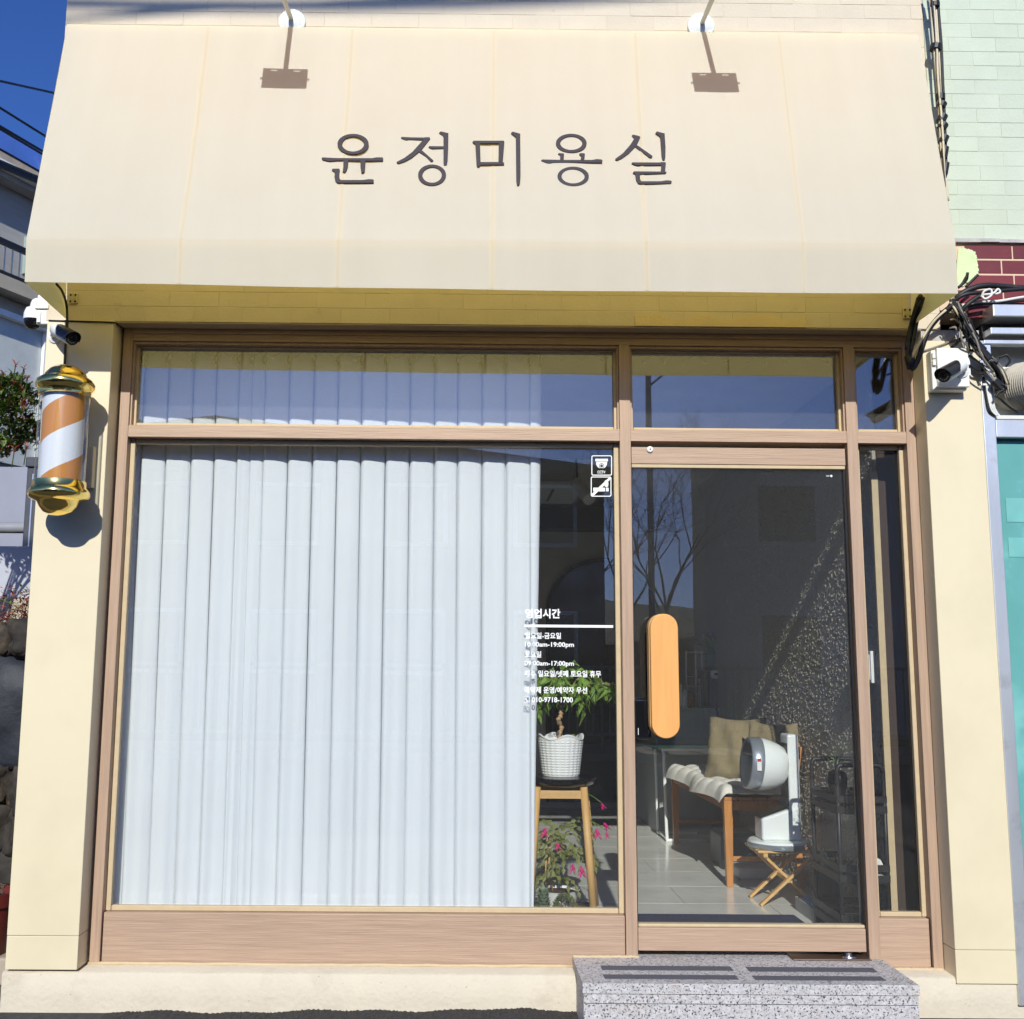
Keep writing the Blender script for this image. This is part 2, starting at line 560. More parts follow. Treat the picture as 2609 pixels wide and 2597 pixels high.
# pillars
for sx, (x0, x1, z0, z1) in enumerate(((-1.744, -1.467, 0.158, 2.745), (1.918, 2.178, 0.128, 2.690))):
    mb = MB().box(x0, x1, -0.006, 0.20, z0 + 0.125, z1)
    o = mb.build('corner_pillar', CREAM, salon, bevel=0.003)
    mb = MB().box(x0 + 0.0005, x1 - 0.0005, -0.0045, 0.20, z0, z0 + 0.1238)
    mb.build('cladding_panel', CREAM, o, bevel=0.002)
MB().box(1.93, 2.176, 0.03, 0.2, 2.691, 2.7475).build('mortar_fill', mat('grey_mortar', s2l((178, 174, 172)), 0.8, var=0.2, vscale=20, bump=1), salon)
# plinth with rounded weathered edge
mb = MB()
seg = 60
pr = []
rng = random.Random(8)
for i in range(seg + 1):
    x = -1.756 + (XR + 1.756) * i / seg
    w = lambda a: rng.uniform(-a, a)
    pr.append([(x, 0.004 + w(0.0015), -0.02), (x, 0.004 + w(0.0022), 0.05), (x, 0.005 + w(0.0015), 0.138 + w(0.001)), (x, 0.016, 0.1485 + w(0.001)), (x, 0.25, 0.156)])
for a in pr: mb.v += a
for i in range(seg):
    for k in range(4):
        b = i * 5 + k
        mb.f.append((b, b + 5, b + 6, b + 1))
mb.f += [tuple(range(5)), tuple(range(seg * 5 + 4, seg * 5 - 1, -1))]
o = mb.build('plinth', PLINTH, salon, smooth=True)
smooth_by_angle(o, 50)

# ================================================================== INTERIOR
ROOM_Y1, ZF, ZC = 4.7, 0.2, 2.72
GREYW = mat('grey_plaster', s2l((214, 212, 206)), 0.8, var=0.12, vscale=3, bump=0.6, bscale=60)
DARKW = mat('dark_plaster', s2l((190, 186, 178)), 0.85, var=0.12, vscale=3, bump=0.6, bscale=60)
TEXW = mat('textured_wallpaper', s2l((166, 160, 148)), 0.5, var=0.15, vscale=60, bump=3.0, bscale=85, spec=0.6)
struct(MB().box(-1.63, 2.05, ROOM_Y1, ROOM_Y1 + 0.1, ZF, ZC).build('wall_back', DARKW))
struct(MB().box(1.815, 2.05, 0.335, ROOM_Y1 - 0.002, ZF, ZC).build('wall_right', TEXW))
struct(MB().box(-1.63, -1.55, 0.40, ROOM_Y1 - 0.002, ZF, ZC).build('wall_left', GREYW))
struct(MB().box(-1.63, 2.05, 0.205, ROOM_Y1 + 0.1, ZC + 0.002, ZC + 0.1).build('ceiling', DARKW))
rng = random.Random(61)
lump = MB()
for k in range(15000):
    y_ = 0.345 + 2.75 * rng.random() ** 1.25
    z_ = rng.uniform(0.21, 2.5)
    r_ = rng.uniform(0.003, 0.0075)
    h_ = r_ * rng.uniform(0.45, 0.9)
    st_ = rng.uniform(0.8, 2.0)
    a0 = rng.uniform(0, 6.28)
    b_ = len(lump.v)
    for q in range(5):
        a = a0 + q * 1.2566
        lump.v.append((1.8152, y_ + r_ * math.cos(a), z_ + r_ * st_ * math.sin(a)))
    lump.v.append((1.8152 - h_, y_ + rng.uniform(-0.3, 0.3) * r_, z_ + rng.uniform(-0.3, 0.3) * r_))
    lump.f += [(b_ + q, b_ + (q + 1) % 5, b_ + 5) for q in range(5)]
o = lump.build('stucco_relief', TEXW, bpy.data.objects['wall_right'], smooth=False, fix=False)
o['kind'] = 'stuff'
struct(MB().box(1.802, 1.830, 0.318, 0.3345, ZF, 2.19).build('wall_corner_trim', BEAD))
struct(MB().box(1.831, 2.05, 0.3245, 0.3345, ZF, ZC).build('wall_reveal', mat('reveal_brown', s2l((66, 52, 44)), 0.8)))
fl = struct(MB().box(-1.63, 2.05, 0.21, ROOM_Y1, 0.14, 0.196).build('floor', mat('floor_grout', s2l((196, 192, 184)), 0.7)))
TILE = mat('porcelain_tile', s2l((222, 221, 214)), 0.16, var=0.1, vscale=5, spec=0.55)
tw, td = 0.8, 0.42
tile_me = bpy.data.meshes.new('floor_tile')
_b = MB().box(0, tw - 0.004, 0, td - 0.004, 0, 0.005)
tile_me.from_pydata(_b.v, [], _b.f)
tile_me.materials.append(TILE)
y, r = 0.22, 0
while y < ROOM_Y1 - 0.05:
    x = -1.55 + 0.24 - (0.4 if r % 2 else 0.0) - tw
    while x < 1.813:
        a, b = max(x, -1.55), min(x + tw - 0.004, 1.813)
        d = min(td - 0.004, ROOM_Y1 - y)
        if b - a > 0.03:
            o = put('floor_tile', tile_me, (a, y, 0.1965 + random.uniform(0, 0.0006)), fl)
            o.scale = ((b - a) / (tw - 0.004), d / (td - 0.004), 1)
        x += tw
    y += td
    r += 1

# ================================================================== SHOPFRONT
FY, FB = 0.10, 0.20            # frame front and back
GY = 0.164                     # glass
JL, JLr = -1.456, -1.416
ML, MR = 0.661, 0.707
NL, NR = 1.624, 1.669
KL, KR = 1.877, 1.916
ZT, ZH = 2.742, 2.691          # head
T1, T0 = 2.323, 2.272          # transom bar
P1, P0 = 0.346, 0.156          # bottom panel
shop = thing('shopfront_frame', (0.2, 0.15, 0.15), 'brown wood-grain shopfront frame with curtained window, transom panes and narrow side light', 'window frame')
B = 0.0015
MB().box(JL, JLr, FY, FB, 0.157, ZT).build('jamb', WOODV, shop, bevel=B)
MB().box(KL, KR, FY, FB, 0.150, ZT).build('jamb', WOODV, shop, bevel=B)
MB().box(ML, MR, FY, FB, 0.192, ZH).build('mullion', WOODV, shop, bevel=B)
MB().box(NL, NR, FY, FB, 0.187, ZH).build('mullion', WOODV, shop, bevel=B)
hb = MB().box(JLr, KL, FY + 0.001, FB, ZH, ZT).build('head_beam', WOODH, shop, bevel=B)
MB().box(JLr, KL, FY - 0.008, FY + 0.0, ZH + 0.030, ZT).build('drip_moulding', WOODH, hb, bevel=B)
for a, b in ((JLr, ML), (MR, NL), (NR, KL)):
    MB().box(a, b, FY + 0.002, FB, T0, T1).build('transom_bar', WOODH, shop, bevel=B)
MB().box(JLr + 0.004, ML - 0.002, FY + 0.012, FB, P0, P1).build('bottom_panel', WOODH, shop, bevel=0.003)
MB().box(NR + 0.001, KL - 0.006, FY + 0.012, FB, P0 - 0.004, P1 - 0.004).build('bottom_panel', WOODH, shop, bevel=0.003)
# silicone along the foot of the panels
for a, b, z in ((JL - 0.004, 0.45, 0.155), (0.45, ML + 0.05, 0.192), (1.68, KR, 0.152)):
    pts = [(a + (b - a) * i / 30, FY + 0.004 + random.uniform(-0.001, 0.001), z + random.uniform(-0.0015, 0.0015)) for i in range(31)]
    MB().tube(pts, 0.0075, 6).build('silicone_joint', BEAD, shop, smooth=True)
def pane(x0, x1, z0, z1, nm, bw=0.018, steps=False):
    """one glazed opening: bead frame, gasket and pane"""
    gb = 0.010
    f0, f1 = GY - 0.022, GY + 0.002
    mb = MB()
    for a, b, c, d in ((x0, x0 + bw, z0, z1), (x1 - bw, x1, z0, z1), (x0 + bw, x1 - bw, z1 - bw, z1), (x0 + bw, x1 - bw, z0, z0 + bw)):
        mb.box(a + 0.0008, b - 0.0008, f0, f1, c + 0.0008, d - 0.0008)
    be = mb.build('glazing_bead', BEAD, shop, bevel=0.003)
    if steps:
        mb = MB()
        for a, b, c, d in ((x0 + 0.0012, x0 + 0.008, z0, z1), (x1 - 0.008, x1 - 0.0012, z0, z1), (x0 + 0.008, x1 - 0.008, z1 - 0.012, z1 - 0.001)):
            mb.box(a, b, FY + 0.012, f0 - 0.001, c, d)
        mb.build('inner_stop', WOODV, be, bevel=0.001)
    MB().box(x0 + bw - 0.006, x1 - bw + 0.006, GY - 0.0005, GY + 0.0005 + 0.004, z0 + bw - 0.006, z1 - bw + 0.006).build('window_pane', TGLASS if nm == 'upper' else GLASS, shop)
pane(JLr, ML, T1, ZH, 'upper', 0.019, True)
pane(MR, NL, T1, ZH, 'upper', 0.018, True)
pane(NR, KL, T1, ZH, 'upper', 0.019, True)
pane(JLr, ML, P1, T0, 'lower', 0.022)
pane(NR, KL, P1 - 0.004, T0, 'lower', 0.020)

# ---- glass door
door = thing('glass_door', (1.16, 0.13, 0.21), 'glass entrance door with wood-grain top and bottom rails and long wooden pull', 'door')
DX0, DX1, DZ0, DZ1 = 0.7105, 1.617, 0.214, 2.249
MB().box(DX0, DX1, 0.112, 0.152, 2.177, DZ1).build('top_rail', WOODH, door, bevel=0.002)
MB().box(DX0, DX1, 0.112, 0.152, DZ0, 0.302).build('bottom_rail', WOODH, door, bevel=0.002)
MB().box(DX0 + 0.001, DX1 - 0.001, 0.116, 0.150, 2.161, 2.1768).build('glazing_bead', BEAD, door, bevel=0.003)
MB().box(DX0 + 0.001, DX1 - 0.001, 0.114, 0.150, 0.3022, 0.316).build('glazing_bead', BEAD, door, bevel=0.005)
MB().box(DX0 + 0.003, DX1 - 0.010, 0.127, 0.137, 0.310, 2.166).build('door_pane', DOORGLASS, door)
MB().box(DX1 - 0.0095, DX1 - 0.001, 0.122, 0.142, 0.317, 2.160).build('edge_shade_strip', BLACKP, door)  # black edge strips stand in for the shadow gap beside the mullion
MB().box(DX0 + 0.0005, DX0 + 0.0025, 0.122, 0.142, 0.317, 2.160).build('edge_shade_strip', BLACKP, door)
def capsule(cx, z0, z1, w, n=14):
    r = w / 2
    o = []
    for i in range(n + 1):
        a = math.pi * i / n
        o.append((cx + r * math.cos(a), z1 - r + r * math.sin(a)))
    for i in range(n + 1):
        a = math.pi + math.pi * i / n
        o.append((cx + r * math.cos(a), z0 + r + r * math.sin(a)))
    return o
h0, h1 = at(1659, 1881, 0.02), at(1724, 1565, 0.02)
hx, hw = (h0.x + h1.x) / 2, (h1.x - h0.x)
ph = MB().prism([(x, -0.004, z) for x, z in capsule(hx, h0.z, h1.z, hw)], (0, 0.026, 0)).build('pull_handle', HANDLEW, door, bevel=0.004, seg=3)
MB().prism([(x, 0.0225, z) for x, z in capsule(hx - 0.003, h0.z + 0.002, h1.z + 0.001, hw)], (0, 0.05, 0)).build('handle_back', OAK, ph, bevel=0.003)
for z in (h0.z + 0.09, h1.z - 0.09):
    MB().lathe([(0.012, 0), (0.012, 0.054)], (hx, 0.0725, z), 12, (0, 1, 0)).build('standoff', STEEL, ph)
l0, l1 = at(1618, 1884, 0.09), at(1659, 1779, 0.09)
lk = MB().box(l0.x, l1.x, 0.088, 0.127, l0.z, l1.z).build('door_lock', mat('black_gloss', (0.008, 0.008, 0.01), 0.12, coat=0.5), door, bevel=0.012, seg=4)
MB().box(l0.x + 0.012, l0.x + 0.0145, 0.0868, 0.0879, l0.z + 0.018, l0.z + 0.045).build('lock_mark', WHITEP, lk)
MB().box(l1.x - 0.012, l1.x - 0.0105, 0.0868, 0.0879, l0.z + 0.018, l0.z + 0.04).build('lock_mark', WHITEP, lk)
k0 = at(1656.5, 1145, 0.105)
kd = MB().lathe([(0.0135, 0), (0.0135, -0.006), (0.010, -0.009)], (k0.x, 0.1118, k0.z), 20, (0, 1, 0)).build('sensor_disc', WHITEP, door)
MB().lathe([(0.003, 0), (0.003, -0.0015)], (k0.x, 0.1025, k0.z), 10, (0, 1, 0)).build('screw', BLACKP, kd)
# small maker's mark on the glass
e0 = at(2112, 1213, 0.1265)
mk = MB()
for i, (dx, w) in enumerate(((0, 0.016), (0.0, 0.013))):
    mk.box(e0.x - 0.012, e0.x - 0.012 + w, 0.1262, 0.1267, e0.z + 0.0012 - i * 0.004, e0.z + 0.0026 - i * 0.004)
mk.prism([(e0.x + 0.010 + 0.006 * math.cos(a), 0.1262, e0.z + 0.006 * math.sin(a)) for a in (0, math.pi / 2, math.pi, 1.5 * math.pi)], (0, 0.0005, 0))
mk.build('glass_stamp', WHITEP, door)
# threshold and floor spring
MB().box(1.312, 1.622, 0.070, 0.182, 0.1905, 0.196).build('threshold_plate', mat('brown_steel', s2l((120, 98, 84)), 0.35, metal=0.6, var=0.2), door, bevel=0.002)
fs = MB().lathe([(0.032, 0), (0.030, 0.004), (0.014, 0.006), (0.013, 0.016)], (1.545, 0.115, 0.1962), 20).build('floor_spring', STEEL, door)
smooth_by_angle(fs, 40)

# ---- granite step
step = thing('entrance_step', (1.06, -0.07, 0), 'grey speckled granite entrance step with dark anti-slip strips', 'step')
SX0, SX1, SY0, SY1, SZ = 0.448, 1.672, -0.258, 0.098, 0.19
MB().box(0.709, 1.622, 0.0985, 0.205, 0.15, 0.1895).build('door_sill', GRANITE, step)
MB().box(SX0 + 0.02, SX1 - 0.02, SY0 + 0.02, SY1, -0.05, SZ - 0.036).build('core', mat('step_mortar', s2l((140, 132, 120)), 0.9, bump=0.8), step)
xm = 1.058
for a, b in ((SX0, xm - 0.0004), (xm + 0.0004, SX1)):
    MB().box(a, b, SY0, SY1, SZ - 0.036, SZ).build('tread_slab', GRANITE, step, bevel=0.0015, seg=2)
    a, b = (a + 0.004 if a < 1 else a), (b - 0.004 if b > 1.5 else b)
    MB().box(a, b, SY0 + 0.006, SY0 + 0.019, SZ - 0.070, SZ - 0.0385).build('riser_strip', GRANITE, step, bevel=0.001)
    MB().box(a, b, SY0 + 0.006, SY0 + 0.0195, -0.05, SZ - 0.0725).build('riser_slab', GRANITE, step, bevel=0.001)
for x in (SX0 + 0.004, SX1 - 0.019):
    MB().box(x, x + 0.015, SY0 + 0.02, 0.002, -0.05, SZ - 0.0385).build('side_slab', GRANITE, step, bevel=0.001)
STRIP = mat('antislip_strip', s2l((92, 92, 100)), 0.95, var=0.08, vscale=20, bump=0.6, bscale=600)
for (xa, xb, ya, yb) in ((0.543, 1.040, -0.024, -0.082), (1.098, 1.584, -0.030, -0.090), (0.536, 1.030, -0.146, -0.200), (1.090, 1.572, -0.150, -0.204)):
    MB().box(xa, xb, yb, ya, SZ + 0.0004, SZ + 0.0022).build('antislip_strip', STRIP, step, bevel=0.0006)

# ================================================================== AWNING
awn = thing('awning', (0.1, 0.02, 2.75), 'large cream fabric awning with dark Korean lettering above the shopfront', 'awning')
AT_L, AT_R = Vector((-1.737, -0.02, 4.072)), Vector((1.969, -0.02, 4.064))
AC_L, AC_R = Vector((-1.676, -0.43, 2.925)), Vector((1.882, -0.43, 2.945))
AB_L, AB_R = Vector((-1.672, -0.43, 2.756)), Vector((1.879, -0.43, 2.743))
SLOPE_N = (AT_R - AT_L).cross(AC_L - AT_L).normalized()
if SLOPE_N.y > 0: SLOPE_N = -SLOPE_N
def fabric(u, v, off=0.0):
    """point on the awning sheet, u across, v 0 top .. 1 crease .. 2 hem"""
    if v <= 1:
        p = (AT_L.lerp(AT_R, u)).lerp(AC_L.lerp(AC_R, u), v)
        sag = 0.006 * math.sin(math.pi * v) * (0.5 + 0.5 * math.cos(2 * math.pi * u * 6)) * (0.6 + 0.4 * math.sin(5 * u))
        w_ = 0.0030 * math.sin(u * 41 + 3 * math.sin(v * 4.1)) * math.sin(v * 9 + 2 * math.sin(u * 13)) + 0.0022 * math.sin(u * 97 + v * 7) * math.sin(math.pi * v) ** 2
        return p - SLOPE_N * (sag + w_ * math.sin(math.pi * min(1, v * 1.02))) + SLOPE_N * off
    p = (AC_L.lerp(AC_R, u)).lerp(AB_L.lerp(AB_R, u), v - 1)
    w = v - 1
    p.z -= 0.008 * math.sin(math.pi * u) * w
    p.y += 0.003 * math.sin(u * 23 + 1) * w - off
    return p
mb = MB()
NU, V = 220, [i / 16 for i in range(16)] + [0.985, 1.0, 1.02] + [1 + i / 8 for i in range(1, 9)]
for v in V:
    for i in range(NU + 1):
        mb.v.append(tuple(fabric(i / NU, v)))
for j in range(len(V) - 1):
    for i in range(NU):
        a = j * (NU + 1) + i
        mb.f.append((a, a + NU + 1, a + NU + 2, a + 1))
sheet = mb.build('fabric_sheet', FABRIC, awn, smooth=True, fix=False)
# hem and welded seam strips, a little proud of the sheet
def strip(u0, u1, v0, v1, off=0.004, n=24):
    mb = MB()
    for k in range(n + 1):
        v = v0 + (v1 - v0) * k / n
        mb.v += [tuple(fabric(u0, v, off)), tuple(fabric(u1, v, off))]
    for k in range(n):
        a = k * 2
        mb.f.append((a, a + 2, a + 3, a + 1))
    return mb
for u in (0.1655, 0.3345, 0.500, 0.666, 0.835):
    w = 0.0017 if u < 0.8 else 0.0012
    strip(u - w, u + w, 0.01, 1.0, 0.0022).build('seam', SEAM, sheet, fix=False)
    strip(u - w, u + w, 1.005, 1.985, 0.0022).build('seam', SEAM, sheet, fix=False)
# side panels
for TL, CL, BLo, sx in ((AT_L, AC_L, AB_L, 1), (AT_R, AC_R, AB_R, -1)):
    back = Vector((BLo.x - 0.001 * sx, 0.012, 2.754))
    t2 = Vector((TL.x, 0.012, TL.z))
    MB().add([TL, CL, BLo, back, t2], [(0, 1, 2, 3, 4)]).build('side_panel', FABRIC, awn, fix=False)
# steel frame behind the cloth
FRM = mat('painted_tube', s2l((210, 200, 176)), 0.5, var=0.08)
MB().tube([AC_L + Vector((0.02, 0.02, -0.02)), AC_R + Vector((-0.02, 0.02, -0.02))], 0.011, 8).build('frame_tube', FRM, awn, smooth=True)
MB().tube([AT_L + Vector((0.02, 0.025, -0.035)), AT_R + Vector((-0.02, 0.025, -0.035))], 0.009, 8).build('frame_tube', FRM, awn, smooth=True)
for px, py in ((188, 762), (2310, 800)):
    c = at(px, py, 0.015)
    br = MB().box(c.x - 0.018, c.x + 0.018, 0.006, 0.0165, c.z - 0.022, c.z + 0.022).build('wall_bracket', mat('bracket_zinc', s2l((196, 184, 150)), 0.5, metal=0.3), awn, bevel=0.002)
    for dx, dz in ((-0.010, 0.014), (0.010, 0.014), (-0.010, -0.014), (0.010, -0.014), (0, 0)):
        MB().lathe([(0.0045 if dx else 0.007, 0), (0.0045 if dx else 0.007, -0.002)], (c.x + dx, 0.0058, c.z + dz), 10, (0, 1, 0)).build('bolt', BLACKM if dx else STEEL, br)

# ---- sign lettering (five syllables, each a raised part)
def onslope(px, py):
    d = ray(px, py)
    t = (AT_L - CAM_LOC).dot(SLOPE_N) / d.dot(SLOPE_N)
    return CAM_LOC + d * t
def K1(x, y): return onslope(800 + 0.24845 * x, 320 + 0.24845 * y)
def K2(x, y): return onslope(1160 + 0.3002 * x, 320 + 0.3002 * y)
def glyph(name, K, strokes, rings):
    mb = MB()
    for i, st in enumerate(strokes):
        mb.prism([K(x, y) + SLOPE_N * 0.0005 for x, y in st], SLOPE_N * (0.007 + 0.0007 * i))
    for cx, cy, rx, ry, ix, iy in rings:
        n = 44
        P = []
        for i in range(n):
            a = 2 * math.pi * i / n
            o_ = K(cx + rx * math.cos(a), cy + ry * math.sin(a)) + SLOPE_N * 0.0005
            i_ = K(cx + ix * math.cos(a), cy + iy * math.sin(a)) + SLOPE_N * 0.0005
            P.append((o_, i_, o_ + SLOPE_N * 0.007, i_ + SLOPE_N * 0.007))
        b = len(mb.v)
        for q in P: mb.v += [tuple(x) for x in q]
        for i in range(n):
            j = (i + 1) % n
            A, D = b + 4 * i, b + 4 * j
            mb.f += [(A + 2, D + 2, D + 3, A + 3), (A, D, D + 2, A + 2), (A + 1, A + 3, D + 3, D + 1), (A, A + 1, D + 1, D)]
    return mb.build(name, LETTER, awn)
glyph('letter_yun', K1, [
    [(80, 350), (90, 341), (215, 348), (480, 349), (600, 349), (640, 341), (705, 341), (711, 352), (708, 374), (530, 375), (240, 372), (165, 379), (140, 376), (88, 362)],
    [(303, 374), (352, 374), (348, 430), (335, 470), (318, 494), (296, 494), (303, 440)],
    [(478, 374), (528, 374), (524, 450), (518, 488), (500, 499), (486, 494), (478, 440)],
    [(186, 472), (196, 461), (262, 461), (266, 470), (260, 500), (262, 560), (278, 577), (500, 577), (560, 569), (605, 570), (614, 578), (612, 604), (270, 604), (240, 600), (220, 580), (212, 545), (216, 500), (208, 486)],
], [(402, 204, 160, 104, 113, 77)])
glyph('letter_jeong', K1, [
    [(893, 143), (898, 131), (1000, 136), (1130, 138), (1140, 135), (1186, 135), (1191, 148), (1100, 262), (1225, 372), (1218, 380), (1200, 384), (1180, 362), (1150, 330), (1078, 282), (1000, 345), (930, 382), (870, 402), (850, 396), (848, 388), (930, 345), (1010, 285), (1090, 195), (1122, 161), (970, 158), (950, 163), (925, 158)],
    [(1284, 90), (1300, 76), (1378, 94), (1376, 250), (1370, 380), (1362, 418), (1334, 422), (1328, 400), (1328, 252), (1230, 252), (1210, 252), (1176, 236), (1182, 227), (1328, 229), (1328, 130), (1318, 113)],
], [(1211, 521, 143, 107, 100, 80)])
glyph('letter_mi', K2, [
    [(146, 152), (155, 141), (412, 141), (416, 152), (414, 162), (210, 163), (214, 322), (402, 322), (414, 328), (413, 343), (213, 345), (204, 358), (186, 358), (180, 342), (170, 168)],
    [(368, 160), (415, 158), (402, 326), (366, 326)],
    [(473, 76), (486, 66), (550, 84), (553, 440), (548, 500), (540, 519), (524, 519), (517, 480), (513, 110), (500, 98)],
], [])
glyph('letter_yong', K2, [
    [(728, 308), (738, 300), (895, 304), (1065, 304), (1160, 304), (1200, 297), (1240, 300), (1248, 310), (1245, 326), (830, 326), (800, 332), (775, 328)],
    [(870, 254), (878, 247), (918, 250), (922, 256), (918, 306), (888, 306), (890, 268)],
    [(1050, 256), (1060, 248), (1094, 250), (1099, 258), (1093, 306), (1062, 306), (1068, 272)],
], [(983, 162, 130, 80, 94, 57), (999, 443, 133, 82, 98, 60)])
glyph('letter_sil', K2, [
    [(1496, 98), (1506, 89), (1560, 101), (1568, 112), (1538, 176), (1672, 270), (1665, 284), (1648, 284), (1620, 262), (1524, 193), (1470, 250), (1410, 290), (1370, 306), (1356, 300), (1358, 293), (1420, 248), (1480, 180), (1518, 122)],
    [(1697, 76), (1708, 63), (1774, 80), (1782, 200), (1780, 290), (1774, 304), (1758, 304), (1750, 280), (1738, 110), (1728, 96)],
    [(1494, 334), (1500, 327), (1735, 328), (1745, 324), (1782, 326), (1784, 340), (1778, 404), (1790, 408), (1782, 420), (1568, 424), (1564, 440), (1568, 478), (1580, 487), (1740, 487), (1790, 479), (1830, 482), (1834, 492), (1830, 506), (1580, 508), (1550, 502), (1532, 470), (1526, 424), (1505, 414), (1514, 403), (1742, 405), (1746, 350), (1570, 350), (1545, 352), (1515, 344)],
], [])

# ================================================================== FLOODLIGHTS above the awning
def floodlight(bx, bz, spx, spy, label):
    S = onslope(spx, spy)
    head = S + to_sun * ((S.y + 0.60) / (math.cos(SUN_EL) * math.cos(SUN_AZ)))
    t = thing('floodlight', (bx, 0.02, bz), label, 'floodlight', 'floodlights over the awning')
    fl_ = MB().lathe([(0.060, 0), (0.058, -0.010), (0.040, -0.020), (0.022, -0.030)], (bx, 0.014, bz), 24, (0, 1, 0)).build('wall_flange', WHITEM, t)
    smooth_by_angle(fl_, 35)
    for k in range(6):
        a = k * math.pi / 3 + 0.3
        MB().lathe([(0.004, 0), (0.004, -0.004)], (bx + 0.046 * math.cos(a), 0.0, bz + 0.046 * math.sin(a)), 8, (0, 1, 0)).build('screw', STEEL, fl_)
    n = Vector((0, 0.75, -0.66)).normalized()
    h = Vector((0, 0.66, 0.75)).normalized()
    X = Vector((1, 0, 0))
    top = head + h * 0.066
    MB().tube([(bx, -0.012, bz), top + Vector((0, -0.004, 0.0))], 0.0105, 10).build('arm', mat('arm_enamel', s2l((206, 198, 180)), 0.45), t, smooth=True)
    q = lambda w, hh, d, c: MB().hexa([c - X * w - h * hh - n * d, c + X * w - h * hh - n * d, c + X * w + h * hh - n * d, c - X * w + h * hh - n * d],
                                      [c - X * w - h * hh + n * d, c + X * w - h * hh + n * d, c + X * w + h * hh + n * d, c - X * w + h * hh + n * d])
    hd = q(0.094, 0.050, 0.014, head).build('lamp_head', BLACKM, t, bevel=0.004)
    q(0.084, 0.042, 0.002, head + n * 0.0165).build('lamp_glass', mat('frosted_glass', s2l((220, 220, 210)), 0.2), hd)
    mb = q(0.094, 0.004, 0.004, head + h * 0.062)
    mb2 = q(0.016, 0.006, 0.004, head + h * 0.0545 + X * 0.078); mb.add(mb2.v, mb2.f)
    mb2 = q(0.016, 0.006, 0.004, head + h * 0.0545 - X * 0.078); mb.add(mb2.v, mb2.f)
    mb2 = q(0.034, 0.006, 0.004, head + h * 0.0545); mb.add(mb2.v, mb2.f)
    mb.build('yoke', BLACKM, hd)
    for sx in (-1, 1):
        MB().lathe([(0.006, 0), (0.006, 0.009)], head + X * sx * 0.094 + h * 0.004, 8, (sx, 0, 0)).build('hinge_bolt', STEEL, hd)
floodlight(-0.767, 4.112, 725, 203, 'floodlight on the arm over the left half of the awning')
floodlight(1.027, 4.114, 1823, 214, 'floodlight on the arm over the right half of the awning')

# ================================================================== BARBER POLE
PX, PY, PT = -1.588, -0.172, 2.497
pole = thing('barber_pole', (PX, PY, 1.89), 'gold-capped barber pole with orange and white spiral on the left pillar', 'barber pole')
cap = MB().lathe([(0.000, 0.006), (0.022, 0.004), (0.044, -0.003), (0.064, -0.016), (0.079, -0.034), (0.085, -0.048), (0.096, -0.052), (0.108, -0.061), (0.114, -0.075), (0.112, -0.088),
                  (0.105, -0.098), (0.101, -0.104), (0.101, -0.122), (0.094, -0.124)], (PX, PY, PT), 48).build('top_cap', GOLD, pole)
smooth_by_angle(cap, 60)
ft = MB().lathe([(0.094, 0.139), (0.101, 0.136), (0.102, 0.112), (0.108, 0.106), (0.116, 0.094), (0.117, 0.082), (0.110, 0.068), (0.092, 0.060), (0.080, 0.054),
                 (0.072, 0.036), (0.056, 0.016), (0.030, 0.003), (0.0, 0.0)], (PX, PY, 1.894), 48).build('bottom_cap', GOLD, pole)
smooth_by_angle(ft, 60)
def stripe_mat():
    mt = bpy.data.materials.new('spiral_print')
    mt.use_nodes = True
    N, L = mt.node_tree.nodes, mt.node_tree.links
    p = N['Principled BSDF']
    tc = N.new('ShaderNodeTexCoord'); sp = N.new('ShaderNodeSeparateXYZ')
    L.new(tc.outputs['Object'], sp.inputs[0])
    ng = N.new('ShaderNodeMath'); ng.operation = 'MULTIPLY'; ng.inputs[1].default_value = -1; L.new(sp.outputs['Y'], ng.inputs[0])
    at2 = N.new('ShaderNodeMath'); at2.operation = 'ARCTAN2'; L.new(sp.outputs['X'], at2.inputs[0]); L.new(ng.outputs[0], at2.inputs[1])
    a = N.new('ShaderNodeMath'); a.operation = 'MULTIPLY'; a.inputs[1].default_value = -1 / (2 * math.pi); L.new(at2.outputs[0], a.inputs[0])
    z = N.new('ShaderNodeMath'); z.operation = 'MULTIPLY_ADD'; z.inputs[1].default_value = 1 / 0.275; z.inputs[2].default_value = -(2.278 - 1.89) / 0.275 + 10.5
    L.new(sp.outputs['Z'], z.inputs[0])
    s_ = N.new('ShaderNodeMath'); L.new(a.outputs[0], s_.inputs[0]); L.new(z.outputs[0], s_.inputs[1])
    fr = N.new('ShaderNodeMath'); fr.operation = 'FRACT'; L.new(s_.outputs[0], fr.inputs[0])
    cr = N.new('ShaderNodeValToRGB'); cr.color_ramp.interpolation = 'CONSTANT'
    cr.color_ramp.elements[0].color = s2l((236, 236, 238)) + (1,)
    cr.color_ramp.elements[1].position = 0.27; cr.color_ramp.elements[1].color = s2l((212, 140, 58)) + (1,)
    e = cr.color_ramp.elements.new(0.74); e.color = s2l((236, 236, 238)) + (1,)
    L.new(fr.outputs[0], cr.inputs[0]); L.new(cr.outputs[0], p.inputs['Base Color'])
    p.inputs['Roughness'].default_value = 0.4
    return mt
cy = MB().lathe([(0.080, 0), (0.080, 0.36)], (PX, PY, 2.022), 48).build('spiral_cylinder', stripe_mat(), pole)
smooth_by_angle(cy, 40)
tb = MB()
n = 48
for r in (0.0965, 0.0945):
    for z in (2.025, 2.380):
        for j in range(n):
            a = 2 * math.pi * j / n
            tb.v.append((PX + r * math.cos(a), PY + r * math.sin(a), z))
for b in (0, 2 * n):
    for j in range(n):
        j2 = (j + 1) % n
        tb.f.append((b + j, b + j2, b + n + j2, b + n + j))
